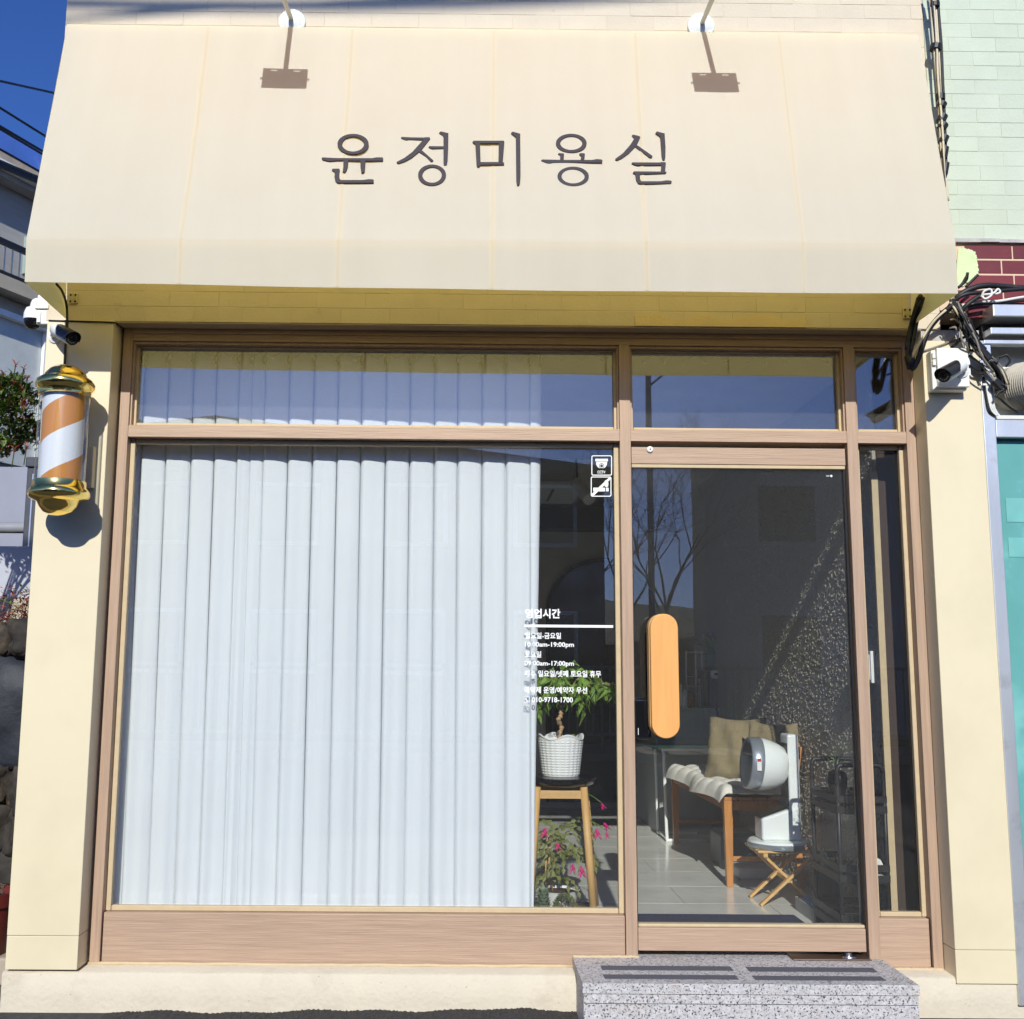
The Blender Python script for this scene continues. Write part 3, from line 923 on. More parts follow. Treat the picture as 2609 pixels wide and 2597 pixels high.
gt = tb.build('clear_tube', glass_mat('acrylic', 0.04, (0.95, 0.96, 0.96)), pole, smooth=True)
for z in (2.395, 1.985):
    MB().box(PX - 0.03, PX + 0.03, PY + 0.08, -0.0062, z - 0.014, z + 0.014).build('wall_bracket', mat('bracket_cream', s2l((214, 200, 164)), 0.5), pole, bevel=0.003)
MB().box(PX + 0.036, PX + 0.082, -0.045, -0.0062, 2.03, 2.20).build('power_box', mat('bracket_cream', s2l((214, 200, 164)), 0.5), pole, bevel=0.003)

# ================================================================== CCTV CAMERAS
def bullet_cam(mount, a, b, r, label, ax=(0, -1, 0)):
    t = thing('security_camera', mount, label, 'camera')
    a, b, mount = Vector(a), Vector(b), Vector(mount)
    d = (b - a).normalized(); ln = (b - a).length
    bd = MB().lathe([(r * 0.55, 0), (r * 0.85, ln * 0.05), (r * 0.95, ln * 0.2), (r, ln * 0.9), (r * 0.94, ln * 0.98)], a, 24, d).build('body', WHITEP, t)
    smooth_by_angle(bd, 40)
    # black hood: half shell over the top, longer than the body
    side = d.cross(Vector((0, 0, 1))).normalized()
    up = side.cross(d)
    mb = MB()
    k = 14
    for q, (f0, f1) in enumerate(((0.28, 1.02),)):
        for fr, rr, ex in ((0.30, 1.10, 0), (0.75, 1.12, 0), (1.02, 1.13, 0)):
            for j in range(k + 1):
                w = math.radians(-15 + 210 * j / k)
                ext = 0.10 * max(0, math.sin(w)) if fr > 1 else (0.22 * (1 - max(0, math.sin(w))) if fr < 0.5 else 0)
                for rad in (rr, rr - 0.08):
                    mb.v.append(tuple(a + d * ln * (fr + ext) + (side * math.cos(w) + up * math.sin(w)) * r * rad))
    for i in range(2):
        for j in range(k):
            A = (i * (k + 1) + j) * 2; Bq = ((i + 1) * (k + 1) + j) * 2
            mb.f += [(A, A + 2, Bq + 2, Bq), (A + 1, Bq + 1, Bq + 3, A + 3)]
    for j in range(k):
        A = j * 2; mb.f.append((A, A + 1, A + 3, A + 2))
        A = (2 * (k + 1) + j) * 2; mb.f.append((A, A + 2, A + 3, A + 1))
    hood = mb.build('hood', mat('black_hood', (0.012, 0.012, 0.016), 0.28), t)
    smooth_by_angle(hood, 50)
    fc = MB().lathe([(r * 0.93, -0.001), (r * 0.93, 0.002), (r * 0.80, 0.0025), (r * 0.78, -0.002), (r * 0.35, -0.003)], b + d * 0.0005, 24, d).build('face_plate', BLACKP, t)
    ln_ = MB().lathe([(r * 0.34, 0), (r * 0.30, 0.002), (r * 0.2, 0.001)], b + d * 0.0008, 16, d).build('lens', mat('lens_glass', (0.004, 0.004, 0.006), 0.05), fc)
    led = MB()
    for i in range(12):
        w = 2 * math.pi * i / 12
        led.lathe([(r * 0.08, 0), (r * 0.06, 0.0015)], b + (side * math.cos(w) + up * math.sin(w)) * r * 0.60 + d * 0.0015, 6, d)
    led.build('led_ring', mat('led_clear', s2l((120, 116, 100)), 0.2), fc)
    st = MB().lathe([(r * 1.0, 0), (r * 1.0, 0.006), (r * 0.5, 0.012)], mount, 20, ax).build('mount_plate', WHITEP, t)
    MB().tube(spline([mount + Vector(ax) * 0.008, mount + Vector(ax) * 0.03, a + d * ln * 0.12 - up * r * 0.2], 5), r * 0.36, 10).build('stem', WHITEP, t, smooth=True)
    return t
m0 = at(141, 858, -0.006); m0.y = -0.0065
bullet_cam(m0, at(139, 838, -0.055), at(184, 863, -0.165), 0.029, 'black-hooded bullet camera on the left pillar above the barber pole')
# dome camera on the side of the left pillar
dc = thing('dome_camera', (-1.75, 0.05, 2.70), 'white swivel camera on the outer side of the left pillar', 'camera')
b0, b1 = at(97, 832, 0.05), at(126, 757, 0.05)
bx = MB().box(b0.x, -1.7445, 0.02, 0.085, b0.z, b1.z).build('housing', WHITEP, dc, bevel=0.006, seg=3)
MB().box(b0.x + 0.006, b0.x + 0.022, 0.013, 0.0195, b0.z + 0.006, b0.z + 0.055).build('cover', WHITEP, bx, bevel=0.002)
MB().box(b0.x - 0.004, -1.750, 0.010, 0.0185, b0.z + 0.066, b0.z + 0.082).build('cover', WHITEP, bx, bevel=0.002)
c0 = at(83, 812, 0.04)
MB().tube(spline([(b0.x + 0.01, 0.05, b1.z - 0.028), (c0.x + 0.005, 0.045, b1.z - 0.026), (c0.x, 0.04, c0.z + 0.02)], 5), 0.016, 12).build('arm', WHITEP, dc, smooth=True)
hd = MB().lathe([(0.008, 0.052), (0.028, 0.044), (0.036, 0.022), (0.037, -0.006)], (c0.x, 0.04, c0.z), 28).build('head', WHITEP, dc); smooth_by_angle(hd, 50)
dm = MB().lathe([(0.036, -0.0065), (0.035, -0.020), (0.026, -0.038), (0.010, -0.046)], (c0.x, 0.04, c0.z), 28).build('dome', mat('black_gloss', (0.008, 0.008, 0.01), 0.12), dc); smooth_by_angle(dm, 50)
# junction box on the right pillar with its camera
q0, q1 = at(2381, 992, -0.07), at(2462, 888, -0.07)
jb = thing('junction_box', (q0.x, -0.006, q0.z), 'white weatherproof junction box on the right pillar', 'box')
b_ = MB().box(q0.x, q1.x, -0.056, -0.0062, q0.z, q1.z - 0.004).build('case', WHITEP, jb, bevel=0.006, seg=3)
MB().box(q0.x + 0.016, q1.x + 0.004, -0.076, -0.0565, q0.z + 0.010, q1.z).build('lid', WHITEP, jb, bevel=0.004, seg=3)
for z in (q0.z + 0.115, q0.z + 0.145):
    MB().tube([(q0.x + 0.008, -0.062, z - 0.012), (q0.x + 0.008, -0.062, z + 0.012)], 0.007, 10).build('hinge', WHITEP, b_)
for z in (q0.z + 0.06, q0.z + 0.105):
    MB().box(q1.x - 0.001, q1.x + 0.013, -0.070, -0.045, z, z + 0.03).build('latch', WHITEP, b_, bevel=0.002)
mt_ = at(2449, 945, -0.077); mt_.y = -0.0765
bullet_cam(mt_, at(2452, 930, -0.125), at(2404, 957, -0.215), 0.030, 'black-hooded bullet camera on the white junction box', (0, -1, 0))

# ================================================================== CABLES
CAB_B = mat('black_cable', (0.014, 0.014, 0.016), 0.5, var=0.2, vscale=30, dirt=(s2l((110, 104, 90)), 18, 0.6, 0.75, 0.4))
CAB_C = mat('cream_cable', s2l((208, 196, 168)), 0.55, var=0.1, vscale=30)
CAB_W = mat('white_cable', s2l((222, 222, 218)), 0.5, var=0.05)
CAB_G = mat('grey_cable', s2l((128, 122, 112)), 0.55, var=0.12)
TAPE = mat('black_tape', (0.012, 0.012, 0.015), 0.5, var=0.2, bump=0.4, bscale=80)
def px(pts):
    return [at(*p) for p in pts]
def cable(parent, pts, r, m_, name='cable', k=6):
    return MB().tube(spline(pts, k), r, 8).build(name, m_, parent, smooth=True)
# vertical bundle on the mint wall
cb = thing('cable_bundle', at(2400, 500, 0.0), 'taped bundle of cream and black cables running down the mint wall', 'cables')
rng = random.Random(21)
line = [(2376, -40, -0.06), (2381, 20, -0.055), (2388, 110, -0.05), (2393, 200, -0.045), (2400, 290, -0.04), (2404, 370, -0.04), (2408, 440, -0.04), (2416, 512, -0.03)]
for i, (dx, dy, m_, r) in enumerate(((-7, 0, CAB_C, 0.0055), (-2, -0.012, CAB_C, 0.005), (3, 0.004, CAB_C, 0.0055), (-4, -0.010, CAB_B, 0.004), (7, -0.004, CAB_B, 0.0045), (1, 0.012, CAB_C, 0.005), (9, 0.006, CAB_B, 0.004))):
    pts = [at(x + dx * 1.5 * (1 - 0.10 * j) + rng.uniform(-1.2, 1.2), y, Y + dy + rng.uniform(-0.003, 0.003)) for j, (x, y, Y) in enumerate(line)]
    cable(cb, pts if i % 2 else pts[:-1], r, m_)
for (x, y, Y, h_, r, tl) in ((2381, 14, -0.055, 0.018, 0.018, 0.0), (2384, 122, -0.048, 0.022, 0.020, 0.25), (2396, 248, -0.044, 0.026, 0.016, 0.0), (2399, 268, -0.043, 0.02, 0.016, 0.5),
                          (2400, 302, -0.041, 0.028, 0.016, 0.5), (2402, 322, -0.04, 0.02, 0.016, 0.6), (2404, 356, -0.04, 0.03, 0.0155, 0.4), (2405, 390, -0.04, 0.05, 0.014, 0.2), (2408, 430, -0.04, 0.05, 0.012, 0.2)):
    c = at(x, y, Y)
    MB().tube([c + Vector((tl * h_ * 0.5, 0, h_ / 2)), c - Vector((tl * h_ * 0.5, 0, h_ / 2))], [r * 1.25, r * 1.2], 12).build('tape_wrap', TAPE, cb, smooth=False)
# trunk cable across the maroon tiles
tc_ = thing('cable_bundle', at(2500, 730, -0.05), 'thick black cables crossing the maroon tiles with a white cable loop', 'cables')
cable(tc_, px([(2415, 790, -0.05), (2440, 757, -0.07), (2470, 738, -0.08), (2510, 728, -0.08), (2560, 731, -0.07), (2700, 742, -0.06)]), 0.0125, CAB_B)
cable(tc_, px([(2425, 772, -0.07), (2455, 752, -0.09), (2500, 745, -0.09), (2555, 741, -0.08), (2700, 728, -0.06)]), 0.009, CAB_B)
cable(tc_, px([(2440, 785, -0.06), (2480, 770, -0.07), (2540, 768, -0.06), (2610, 757, -0.05), (2700, 748, -0.05)]), 0.006, CAB_W)
cable(tc_, px([(2440, 790, -0.05), (2490, 776, -0.06), (2540, 773, -0.05), (2610, 766, -0.04), (2700, 760, -0.04)]), 0.006, CAB_B)
cable(tc_, px([(2500, 758, -0.11), (2508, 742, -0.12), (2524, 738, -0.12), (2526, 752, -0.12), (2510, 762, -0.12), (2504, 752, -0.11), (2530, 748, -0.12), (2542, 737, -0.12), (2548, 745, -0.12), (2536, 750, -0.12)]), 0.0045, CAB_W)
cable(tc_, px([(2452, 790, -0.09), (2466, 775, -0.10), (2490, 758, -0.10), (2508, 752, -0.10)]), 0.010, CAB_B)
for (x, y, tilt, ln) in ((2453, 722, 0.5, 0.03), (2462, 714, 0.1, 0.03), (2472, 720, 1.0, 0.03)):
    c = at(x, y, -0.07)
    MB().tube(spline([c + Vector((-0.02, 0, -0.02)), c, c + Vector((ln * tilt, -0.01, ln))], 4), 0.006, 7).build('cut_end', CAB_B, tc_, smooth=True)
# tangled bundle down to the shutter
tg = thing('cable_bundle', at(2460, 800, -0.05), 'tangled black and white cables sagging between awning and shutter box', 'cables')
main = [(2424, 768, -0.08), (2446, 800, -0.09), (2462, 835, -0.10), (2480, 868, -0.10), (2504, 900, -0.10), (2532, 925, -0.09), (2552, 950, -0.07), (2560, 985, -0.05)]
rng = random.Random(4)
for i in range(17):
    m_ = (CAB_B, CAB_B, CAB_C, CAB_B, CAB_G, CAB_B, CAB_B, CAB_G, CAB_B, CAB_C, CAB_B)[i % 11]
    a = rng.uniform(0, 6.28)
    rr = rng.uniform(2, 15)
    pts = [at(x + rr * math.cos(a + j * 0.5) * (0.5 + 0.1 * j) + rng.uniform(-3, 3), y + rr * math.sin(a + j * 0.5) * 0.6 + rng.uniform(-3, 3), Y + rng.uniform(-0.02, 0.02)) for j, (x, y, Y) in enumerate(main)]
    cable(tg, pts if i % 3 else pts[:-2], rng.uniform(0.004, 0.0075), m_)
for lp in ([(2545, 912, -0.08), (2565, 905, -0.09), (2573, 920, -0.09), (2562, 935, -0.08)], [(2540, 985, -0.06), (2555, 980, -0.08), (2562, 992, -0.07), (2545, 1000, -0.06), (2536, 1012, -0.06)],
           [(2468, 905, -0.04), (2495, 925, -0.05), (2520, 955, -0.06), (2545, 985, -0.06)], [(2462, 890, -0.03), (2490, 897, -0.05), (2515, 905, -0.07)],
           [(2466, 930, -0.03), (2490, 947, -0.03), (2510, 950, -0.05)], [(2420, 873, -0.06), (2440, 866, -0.09), (2465, 858, -0.10), (2478, 866, -0.10)],
           [(2425, 885, -0.05), (2436, 876, -0.07), (2452, 862, -0.10)], [(2536, 985, -0.05), (2540, 1005, -0.05), (2552, 1020, -0.05), (2575, 1040, -0.02), (2592, 1050, 0.0)]):
    cable(tg, px(lp), 0.005 if lp[0][1] > 900 else 0.006, CAB_G if lp[0][0] < 2470 and lp[0][1] > 900 else CAB_B)
rng = random.Random(88)
for i in range(16):
    x0_, y0_ = rng.uniform(2424, 2462), rng.uniform(762, 800)
    x1_, y1_ = (rng.uniform(2455, 2500), rng.uniform(850, 905)) if i % 2 else (rng.uniform(2500, 2560), rng.uniform(890, 975))
    mx_, my_ = (x0_ + x1_) / 2 + rng.uniform(-22, 16), (y0_ + y1_) / 2 + rng.uniform(-14, 26)
    Yq = rng.uniform(-0.13, -0.05)
    cable(tg, px([(x0_, y0_, Yq), ((x0_ + mx_) / 2 + rng.uniform(-6, 6), (y0_ + my_) / 2, Yq - 0.01), (mx_, my_, Yq - 0.02), ((x1_ + mx_) / 2 + rng.uniform(-8, 8), (y1_ + my_) / 2, Yq - 0.01), (x1_, y1_, Yq + 0.02)]),
          rng.uniform(0.0022, 0.0042), rng.choice((CAB_B, CAB_B, CAB_B, CAB_C, CAB_W, CAB_G)), 'strand')
for i in range(6):
    x0_, y0_ = rng.uniform(2380, 2440), rng.uniform(775, 850)
    cable(tg, px([(x0_, y0_, -0.06), (x0_ + rng.uniform(5, 16), y0_ + rng.uniform(-12, 14), -0.08), (x0_ + rng.uniform(18, 34), y0_ + rng.uniform(-16, 12), -0.08), (x0_ + rng.uniform(36, 52), y0_ + rng.uniform(-30, -4), -0.07)]),
          rng.uniform(0.002, 0.0045), rng.choice((CAB_B, CAB_B, CAB_C, CAB_G)), 'strand')
for (x, y, Y) in ((2448, 806, -0.09), (2470, 852, -0.10), (2496, 886, -0.10), (2510, 905, -0.10), (2542, 980, -0.06)):
    c = at(x, y, Y)
    MB().tube([c + Vector((-0.014, 0, 0.016)), c + Vector((0.014, 0, -0.016))], 0.019, 10).build('tape_wrap', TAPE, tg)
# bundle hanging from the awning corner in front of the right jamb
hg = thing('cable_bundle', at(2325, 940, -0.02), 'black cable loop hanging from the awning corner at the right jamb', 'cables')
for i, pts in enumerate(([(2345, 755, -0.20), (2330, 800, -0.05), (2318, 860, -0.02), (2313, 895, -0.02), (2316, 925, -0.02), (2322, 940, -0.02)],
                         [(2352, 760, -0.18), (2338, 810, -0.05), (2327, 870, -0.03), (2318, 905, -0.02), (2314, 932, -0.02)],
                         [(2430, 775, -0.10), (2400, 800, -0.08), (2370, 835, -0.06), (2355, 868, -0.05), (2345, 900, -0.04), (2332, 932, -0.03), (2322, 941, -0.03)],
                         [(2410, 790, -0.10), (2380, 818, -0.08), (2358, 850, -0.06), (2338, 885, -0.05), (2324, 912, -0.04)],
                         [(2340, 760, -0.16), (2326, 810, -0.05), (2316, 850, -0.02), (2310, 890, -0.02)])):
    cable(hg, px(pts), (0.010, 0.008, 0.011, 0.005, 0.009)[i], (CAB_B, CAB_B, CAB_B, CAB_C, CAB_B)[i])
c = at(2320, 925, -0.025)
MB().tube([c + Vector((-0.004, 0, 0.03)), c + Vector((0.002, 0, -0.025))], [0.02, 0.017], 10).build('tape_wrap', TAPE, hg, smooth=True)
# thin lead tacked to the right pillar, and thin white leads along the aluminium post
ld = MB().tube(spline(px([(2342, 898, -0.012), (2380, 886, -0.014), (2415, 873, -0.014), (2434, 858, -0.03)]), 6), 0.004, 8).build('cable', CAB_G, smooth=True)
tag(ld, 'thin grey cable slanting across the top of the right pillar', 'cable')
wl = thing('cable_bundle', at(2515, 1050, 0.0), 'thin white and black cables clipped to the aluminium post', 'cables')
for i, dx in enumerate((-6, 0, 5, 10)):
    cable(wl, px([(2508 + dx, 925, -0.02), (2512 + dx * 0.8, 975, -0.022), (2518 + dx * 0.7, 1015, -0.022), (2526 + dx, 1045, -0.022), (2538 + dx * 0.4, 1060, -0.02)]), 0.004, (CAB_B, CAB_W, CAB_W, CAB_W)[i])
for y in (958, 980):
    c = at(2512, y, -0.024); MB().box(c.x - 0.014, c.x + 0.014, c.y - 0.003, c.y + 0.004, c.z - 0.004, c.z + 0.004).build('clip', CAB_W, wl)
# camera lead at the left pillar
ll = MB().tube(spline(px([(144, 724, -0.2), (158, 742, -0.12), (169, 775, -0.03), (171, 812, -0.012), (169, 850, -0.012), (166, 900, -0.012), (164, 945, -0.05)]), 8), 0.0052, 8).build('cable', CAB_B, smooth=True)
tag(ll, 'black cable dropping from the awning to the barber pole', 'cable')
l2 = MB().tube(spline([at(124, 817, -0.008), at(200, 819, -0.009), at(288, 822, -0.009), at(300, 828, 0.04), at(316, 837, 0.095)], 6), 0.0035, 6).build('cable', CAB_B, smooth=True)
tag(l2, 'thin black cable along the top of the left pillar', 'cable')
# overhead street cables whose soft shadows cross the wall top
TEL = math.tan(SUN_EL) / math.cos(SUN_AZ)
for yy, r, zs, lab in ((-6.4, 0.030, lambda X: 4.200 + 0.02 * (X + 1.2) ** 2 * (1 if abs(X) < 6 else 6 / abs(X)), 'thick overhead street cable casting a soft shadow on the wall top'),
                       (-5.4, 0.013, lambda X: 4.125 + 0.088 * (X + 1.77), 'thin overhead street cable casting a faint shadow left of the floodlight')):
    pts = [(X - math.tan(SUN_AZ) * -yy, yy, zs(X) + TEL * -yy) for X in [-9 + 18 * k / 40 for k in range(41)]]
    o = MB().tube(pts, r, 8).build('overhead_cable', CAB_B, smooth=True)
    tag(o, lab, 'cable', 'overhead street cables')

# ================================================================== CURTAIN
rng = random.Random(2)
edges = [-1.452, -1.41]
x = -1.41
while x < 0.30:
    x += rng.uniform(0.101, 0.110) if not (-1.06 < x < -0.92) else 0.055
    edges.append(min(x, 0.335))
edges[-1] = 0.335
mb = MB()
cols = []
for i in range(len(edges) - 1):
    a, b = edges[i], edges[i + 1]
    amp = rng.uniform(0.060, 0.068)
    ph = rng.uniform(0.10, 0.2)
    for k in range(20):
        t = k / 20
        cols.append((a + (b - a) * t, t, amp, ph, i))
cols.append((edges[-1], 1.0, 0.06, 0.15, len(edges)))
zs_ = [2.685, 2.66, 2.60, 2.4, 2.1, 1.7, 1.3, 0.9, 0.55, 0.40, 0.395, 0.30, 0.215]
skew = {i: rng.uniform(-0.02, 0.02) for i in range(60)}
for z in zs_:
    low = (2.685 - z) / 2.47
    for (x, t, amp, ph, i) in cols:
        # flat bulging front, narrow deep valley at each pleat edge
        tt = min(1, max(0, t))
        ce = 0.5 + 0.07 * math.sin(i * 2.4)
        q = (tt - ce) / (ce if tt < ce else 1 - ce)
        bul = 1 - abs(q) ** (9 - 3.5 * low)
        side = (tt - 0.5) * (0.016 + 0.006 * math.sin(i * 1.9)) * (0.5 + 0.7 * low)
        side += 0.004 * math.sin(3 * math.pi * tt + i * 1.7 + 2.2 * low) * low
        y = 0.290 - amp * bul * (0.85 + 0.15 * low) + side
        xx = x + skew[i] * low * 0.15 + (0.019 + 0.004 * math.sin(i * 3.1)) * math.exp(-((tt - 0.90) / 0.055) ** 2) * (0.55 + 0.45 * low)
        xx = max(-1.458, min(0.345 - 0.045 * low, xx * (1.0 - 0.012 * low)))
        mb.v.append((xx, max(0.2085, y), z))
W = len(cols)
for j in range(len(zs_) - 1):
    for k in range(W - 1):
        a = j * W + k
        mb.f.append((a, a + W, a + W + 1, a + 1))
cur = thing('curtain', (-0.5, 0.25, 0.2), 'pleated white curtain drawn across the large window', 'curtain')
cl_ = mb.build('cloth', CURTAIN, cur, smooth=True, fix=False)
hm = MB()
sel = zs_.index(0.395)
for j in (sel, sel + 1, sel + 2):
    for k in range(W):
        v = mb.v[j * W + k]
        hm.v.append((v[0], v[1] - 0.0025, v[2]))
for j in range(2):
    for k in range(W - 1):
        a = j * W + k
        hm.f.append((a, a + W, a + W + 1, a + 1))
hm.build('hem', CURTAIN, cl_, smooth=True, fix=False)
hk = mat('hook_brown', s2l((112, 84, 52)), 0.5)
for i in range(1, len(edges)):
    x = edges[i] * 0.999
    MB().tube(spline([(x, 0.232, 2.672), (x - 0.004, 0.226, 2.650), (x + 0.001, 0.222, 2.628)], 4), 0.0036, 6).build('hook', hk, cur, smooth=True)
rail = MB().box(-1.452, 1.90, 0.225, 0.262, 2.690, 2.712).build('curtain_rail', WHITEM)
tag(rail, 'white curtain rail running along the top inside the transom panes', 'curtain rail')
sl_ = thing('string_light', (0.2, 0.215, 2.66), 'string of small round bulbs zigzagging along the top inside the transom', 'string light')
wire, rng = [], random.Random(9)
x, i = -1.42, 0
while x < 1.6:
    wire += [(x, 0.213, 2.683), (x + 0.045, 0.212, 2.654 + rng.uniform(-0.003, 0.003))]
    bpt = wire[-1]
    bl = MB().blob((bpt[0], bpt[1], bpt[2] - 0.004), (0.0065, 0.0065, 0.0065), 8).build('bulb', WHITEP, sl_, smooth=True)
    x += 0.09
MB().tube(wire, 0.0012, 5).build('wire', mat('clear_wire', s2l((176, 176, 168)), 0.4), sl_, smooth=True)

# ================================================================== WINDOW DECALS
VINYL = mat('white_vinyl', s2l((240, 240, 238)), 0.6, var=0.01)
DY = GY - 0.0012
dec = thing('opening_hours_decal', at(1336, 1800, DY), 'white vinyl opening hours in Korean on the window glass beside the curtain', 'decal')
def DP(x, y): return at(1320 + 0.156 * x, 1540 + 0.156 * y, DY)
def textline(body, x0, x1, y0, y1, name, bold=0.022):
    me = textmesh(body, 1.0, bold)
    xs = [v.co.x for v in me.vertices]; zs = [v.co.z for v in me.vertices]
    A, Bq = DP(x0, y1), DP(x1, y0)
    w, h = max(xs) - min(xs), max(zs) - min(zs)
    mx, mz = min(xs), min(zs)
    base = Vector(LOC[dec.name])
    for v in me.vertices:
        v.co = Vector((A.x + (v.co.x - mx) / w * (Bq.x - A.x), DY, A.z + (v.co.z - mz) / h * (Bq.z - A.z))) - base
    me.materials.clear(); me.materials.append(VINYL)
    o = bpy.data.objects.new(name, me); COL.objects.link(o); o.parent = dec
    return o
textline('영업시간', 115, 690, 75, 228, 'heading_line', 0.03)
textline('월요일-금요일', 110, 700, 462, 562, 'text_line')
textline('10:00am-19:00pm', 112, 912, 620, 714, 'text_line')
textline('토요일', 110, 378, 765, 868, 'text_line')
textline('09:00am-17:00pm', 105, 912, 928, 1022, 'text_line')
textline('매주 일요일/넷째 토요일 휴무', 108, 1355, 1085, 1185, 'text_line')
textline('예약제 운영/예약자 우선', 100, 1128, 1350, 1452, 'text_line')
textline('010-9718-1700', 225, 895, 1518, 1600, 'text_line')
a, b = DP(105, 372), DP(1552, 342)
MB().box(a.x, b.x, DY - 0.0002, DY + 0.0002, a.z, b.z).build('rule', VINYL, dec)
def flat(mb, pts, P):
    mb.prism([P(x, y) for x, y in pts], (0, 0.0003, 0))
def rrect(x0, x1, y0, y1, r, n=5):
    o = []
    for cx, cy, a0 in ((x1 - r, y0 + r, -90), (x1 - r, y1 - r, 0), (x0 + r, y1 - r, 90), (x0 + r, y0 + r, 180)):
        for k in range(n + 1):
            a = math.radians(a0 + 90 * k / n)
            o.append((cx + r * math.cos(a), cy + r * math.sin(a)))
    return o
def ringpoly(mb, outer, inner, P):
    n = len(outer); b = len(mb.v)
    mb.v += [tuple(P(*p)) for p in outer] + [tuple(P(*p)) for p in inner]
    mb.f += [(b + i, b + (i + 1) % n, b + n + (i + 1) % n, b + n + i) for i in range(n)]
mb = MB()                        # handset symbol
ringpoly(mb, rrect(95, 188, 1508, 1604, 14), rrect(104, 179, 1517, 1595, 10), DP)
flat(mb, [(118, 1535), (132, 1528), (142, 1545), (136, 1555), (150, 1572), (160, 1566), (172, 1580), (160, 1592), (140, 1584), (120, 1558)], DP)
mb.build('phone_symbol', VINYL, dec, fix=False)
def SP(x, y): return at(1300 + 0.312 * x, 1100 + 0.312 * y, DY)
st = thing('cctv_sticker', SP(745, 358), 'white CCTV camera pictogram sticker at the top of the window', 'sticker')
mb = MB(); ringpoly(mb, rrect(663, 831, 194, 359, 14), rrect(670, 824, 201, 352, 9), SP)
mb.build('border', VINYL, st, fix=False)
mb = MB(); flat(mb, [(695, 222), (798, 222), (798, 243), (695, 243)], SP)
arc = [(790, 247)] + [(746 + 44 * math.cos(a), 258 + 44 * math.sin(a)) for a in [math.pi * k / 12 for k in range(13)]] + [(703, 247)]
flat(mb, arc, SP)
ic = mb.build('camera_icon', VINYL, st)
def SPf(x, y): return SP(x, y) + Vector((0, -0.0006, 0))
mb = MB()
for r0, r1 in ((22, 17), (12, 0.5)):
    c = [(746 + r0 * math.cos(2 * math.pi * k / 20), 280 + r0 * math.sin(2 * math.pi * k / 20)) for k in range(20)]
    d = [(746 + r1 * math.cos(2 * math.pi * k / 20), 280 + r1 * math.sin(2 * math.pi * k / 20)) for k in range(20)]
    ringpoly(mb, c, d, SPf)
mb.build('lens_mark', BLACKP, ic, fix=False)
me = textmesh('CCTV', 1.0, 0.02)
xs = [v.co.x for v in me.vertices]; zs = [v.co.z for v in me.vertices]
A, Bq = SP(712, 342), SP(777, 319)
for v in me.vertices:
    v.co = Vector((A.x + (v.co.x - min(xs)) / (max(xs) - min(xs)) * (Bq.x - A.x), DY, A.z + (v.co.z - min(zs)) / (max(zs) - min(zs)) * (Bq.z - A.z))) - Vector(LOC[st.name])
me.materials.clear(); me.materials.append(VINYL)
o = bpy.data.objects.new('caption', me); COL.objects.link(o); o.parent = st
st = thing('no_smoking_sticker', SP(745, 530), 'white no-smoking pictogram sticker just below the CCTV sticker', 'sticker')
mb = MB(); ringpoly(mb, rrect(658, 826, 367, 531, 14), rrect(665, 819, 374, 524, 9), SP)
mb.build('border', VINYL, st, fix=False)
mb = MB(); flat(mb, [(678, 458), (773, 458), (773, 488), (678, 488)], SP); flat(mb, [(781, 458), (803, 458), (803, 488), (781, 488)], SP)
flat(mb, [(775, 395), (786, 412), (792, 398), (802, 420), (800, 446), (786, 455), (772, 446), (768, 424)], SP)
mb.build('cigarette_icon', VINYL, st)
mb = MB(); flat(mb, [(663, 512), (812, 370), (826, 382), (677, 528)], SPf)
mb.build('slash', VINYL, st)

# ================================================================== PLANT STAND IN THE WINDOW
rng = random.Random(31)
ty = 0.43
tray = MB().box(0.27, 0.60, 0.27, 0.66, 0.2025, 0.285).build('planter_bed', SOIL)
tag(tray, 'low bed of dark soil behind the window under the plant stand', 'planter')
stn = thing('plant_stand', (0.44, ty, 0.2), 'light wooden four-legged stool with round black top holding the white pot', 'stool')
ztop = 0.80
for (bx, by, tx, ty_) in ((0.288, 0.31, 0.326, 0.345), (0.560, 0.31, 0.524, 0.345), (0.300, 0.59, 0.342, 0.53), (0.598, 0.59, 0.548, 0.53)):
    MB().tube([(bx, by, 0.287), (tx, ty_, ztop + 0.02)], [0.0165, 0.0165], 12).build('leg', OAK, stn, smooth=True)
for a, b in (((0.335, 0.345), (0.516, 0.345)), ((0.350, 0.53), (0.541, 0.53)), ((0.328, 0.36), (0.340, 0.515)), ((0.526, 0.36), (0.546, 0.515))):
    MB().bar((a[0], a[1], ztop - 0.012), (b[0], b[1], ztop - 0.012), 0.014, 0.034).build('apron', OAKX, stn, bevel=0.002)
tp = MB().lathe([(0.125, 0), (0.140, 0.006), (0.152, 0.028), (0.152, 0.034), (0.146, 0.036)], (0.436, 0.44, ztop + 0.0205), 40).build('round_top', mat('black_gloss', (0.008, 0.008, 0.01), 0.12), stn); smooth_by_angle(tp, 40)
zp = ztop + 0.0575
pot = thing('white_pot', (0.436, 0.445, zp), 'white ribbed pot with wavy rim on the plant stand', 'pot')
mb = MB()
NP, NR_ = 144, 90
for j in range(NR_ + 1):
    t = j / NR_
    for i in range(NP):
        a = 2 * math.pi * i / NP
        rim = 0.012 * max(0, (t - 0.9) / 0.1) * (math.sin(a * 4 + 0.6))
        rad = 0.078 + 0.020 * t + (0.0042 * (0.5 + 0.5 * math.cos(a * 24)) * (0.5 + 0.5 * math.cos(t * 2 * math.pi * 15)) if 0.04 < t < 0.93 else 0) + (0.003 if t > 0.97 else 0)
        mb.v.append((0.436 + rad * math.cos(a), 0.445 + rad * math.sin(a), zp + 0.168 * t + rim))
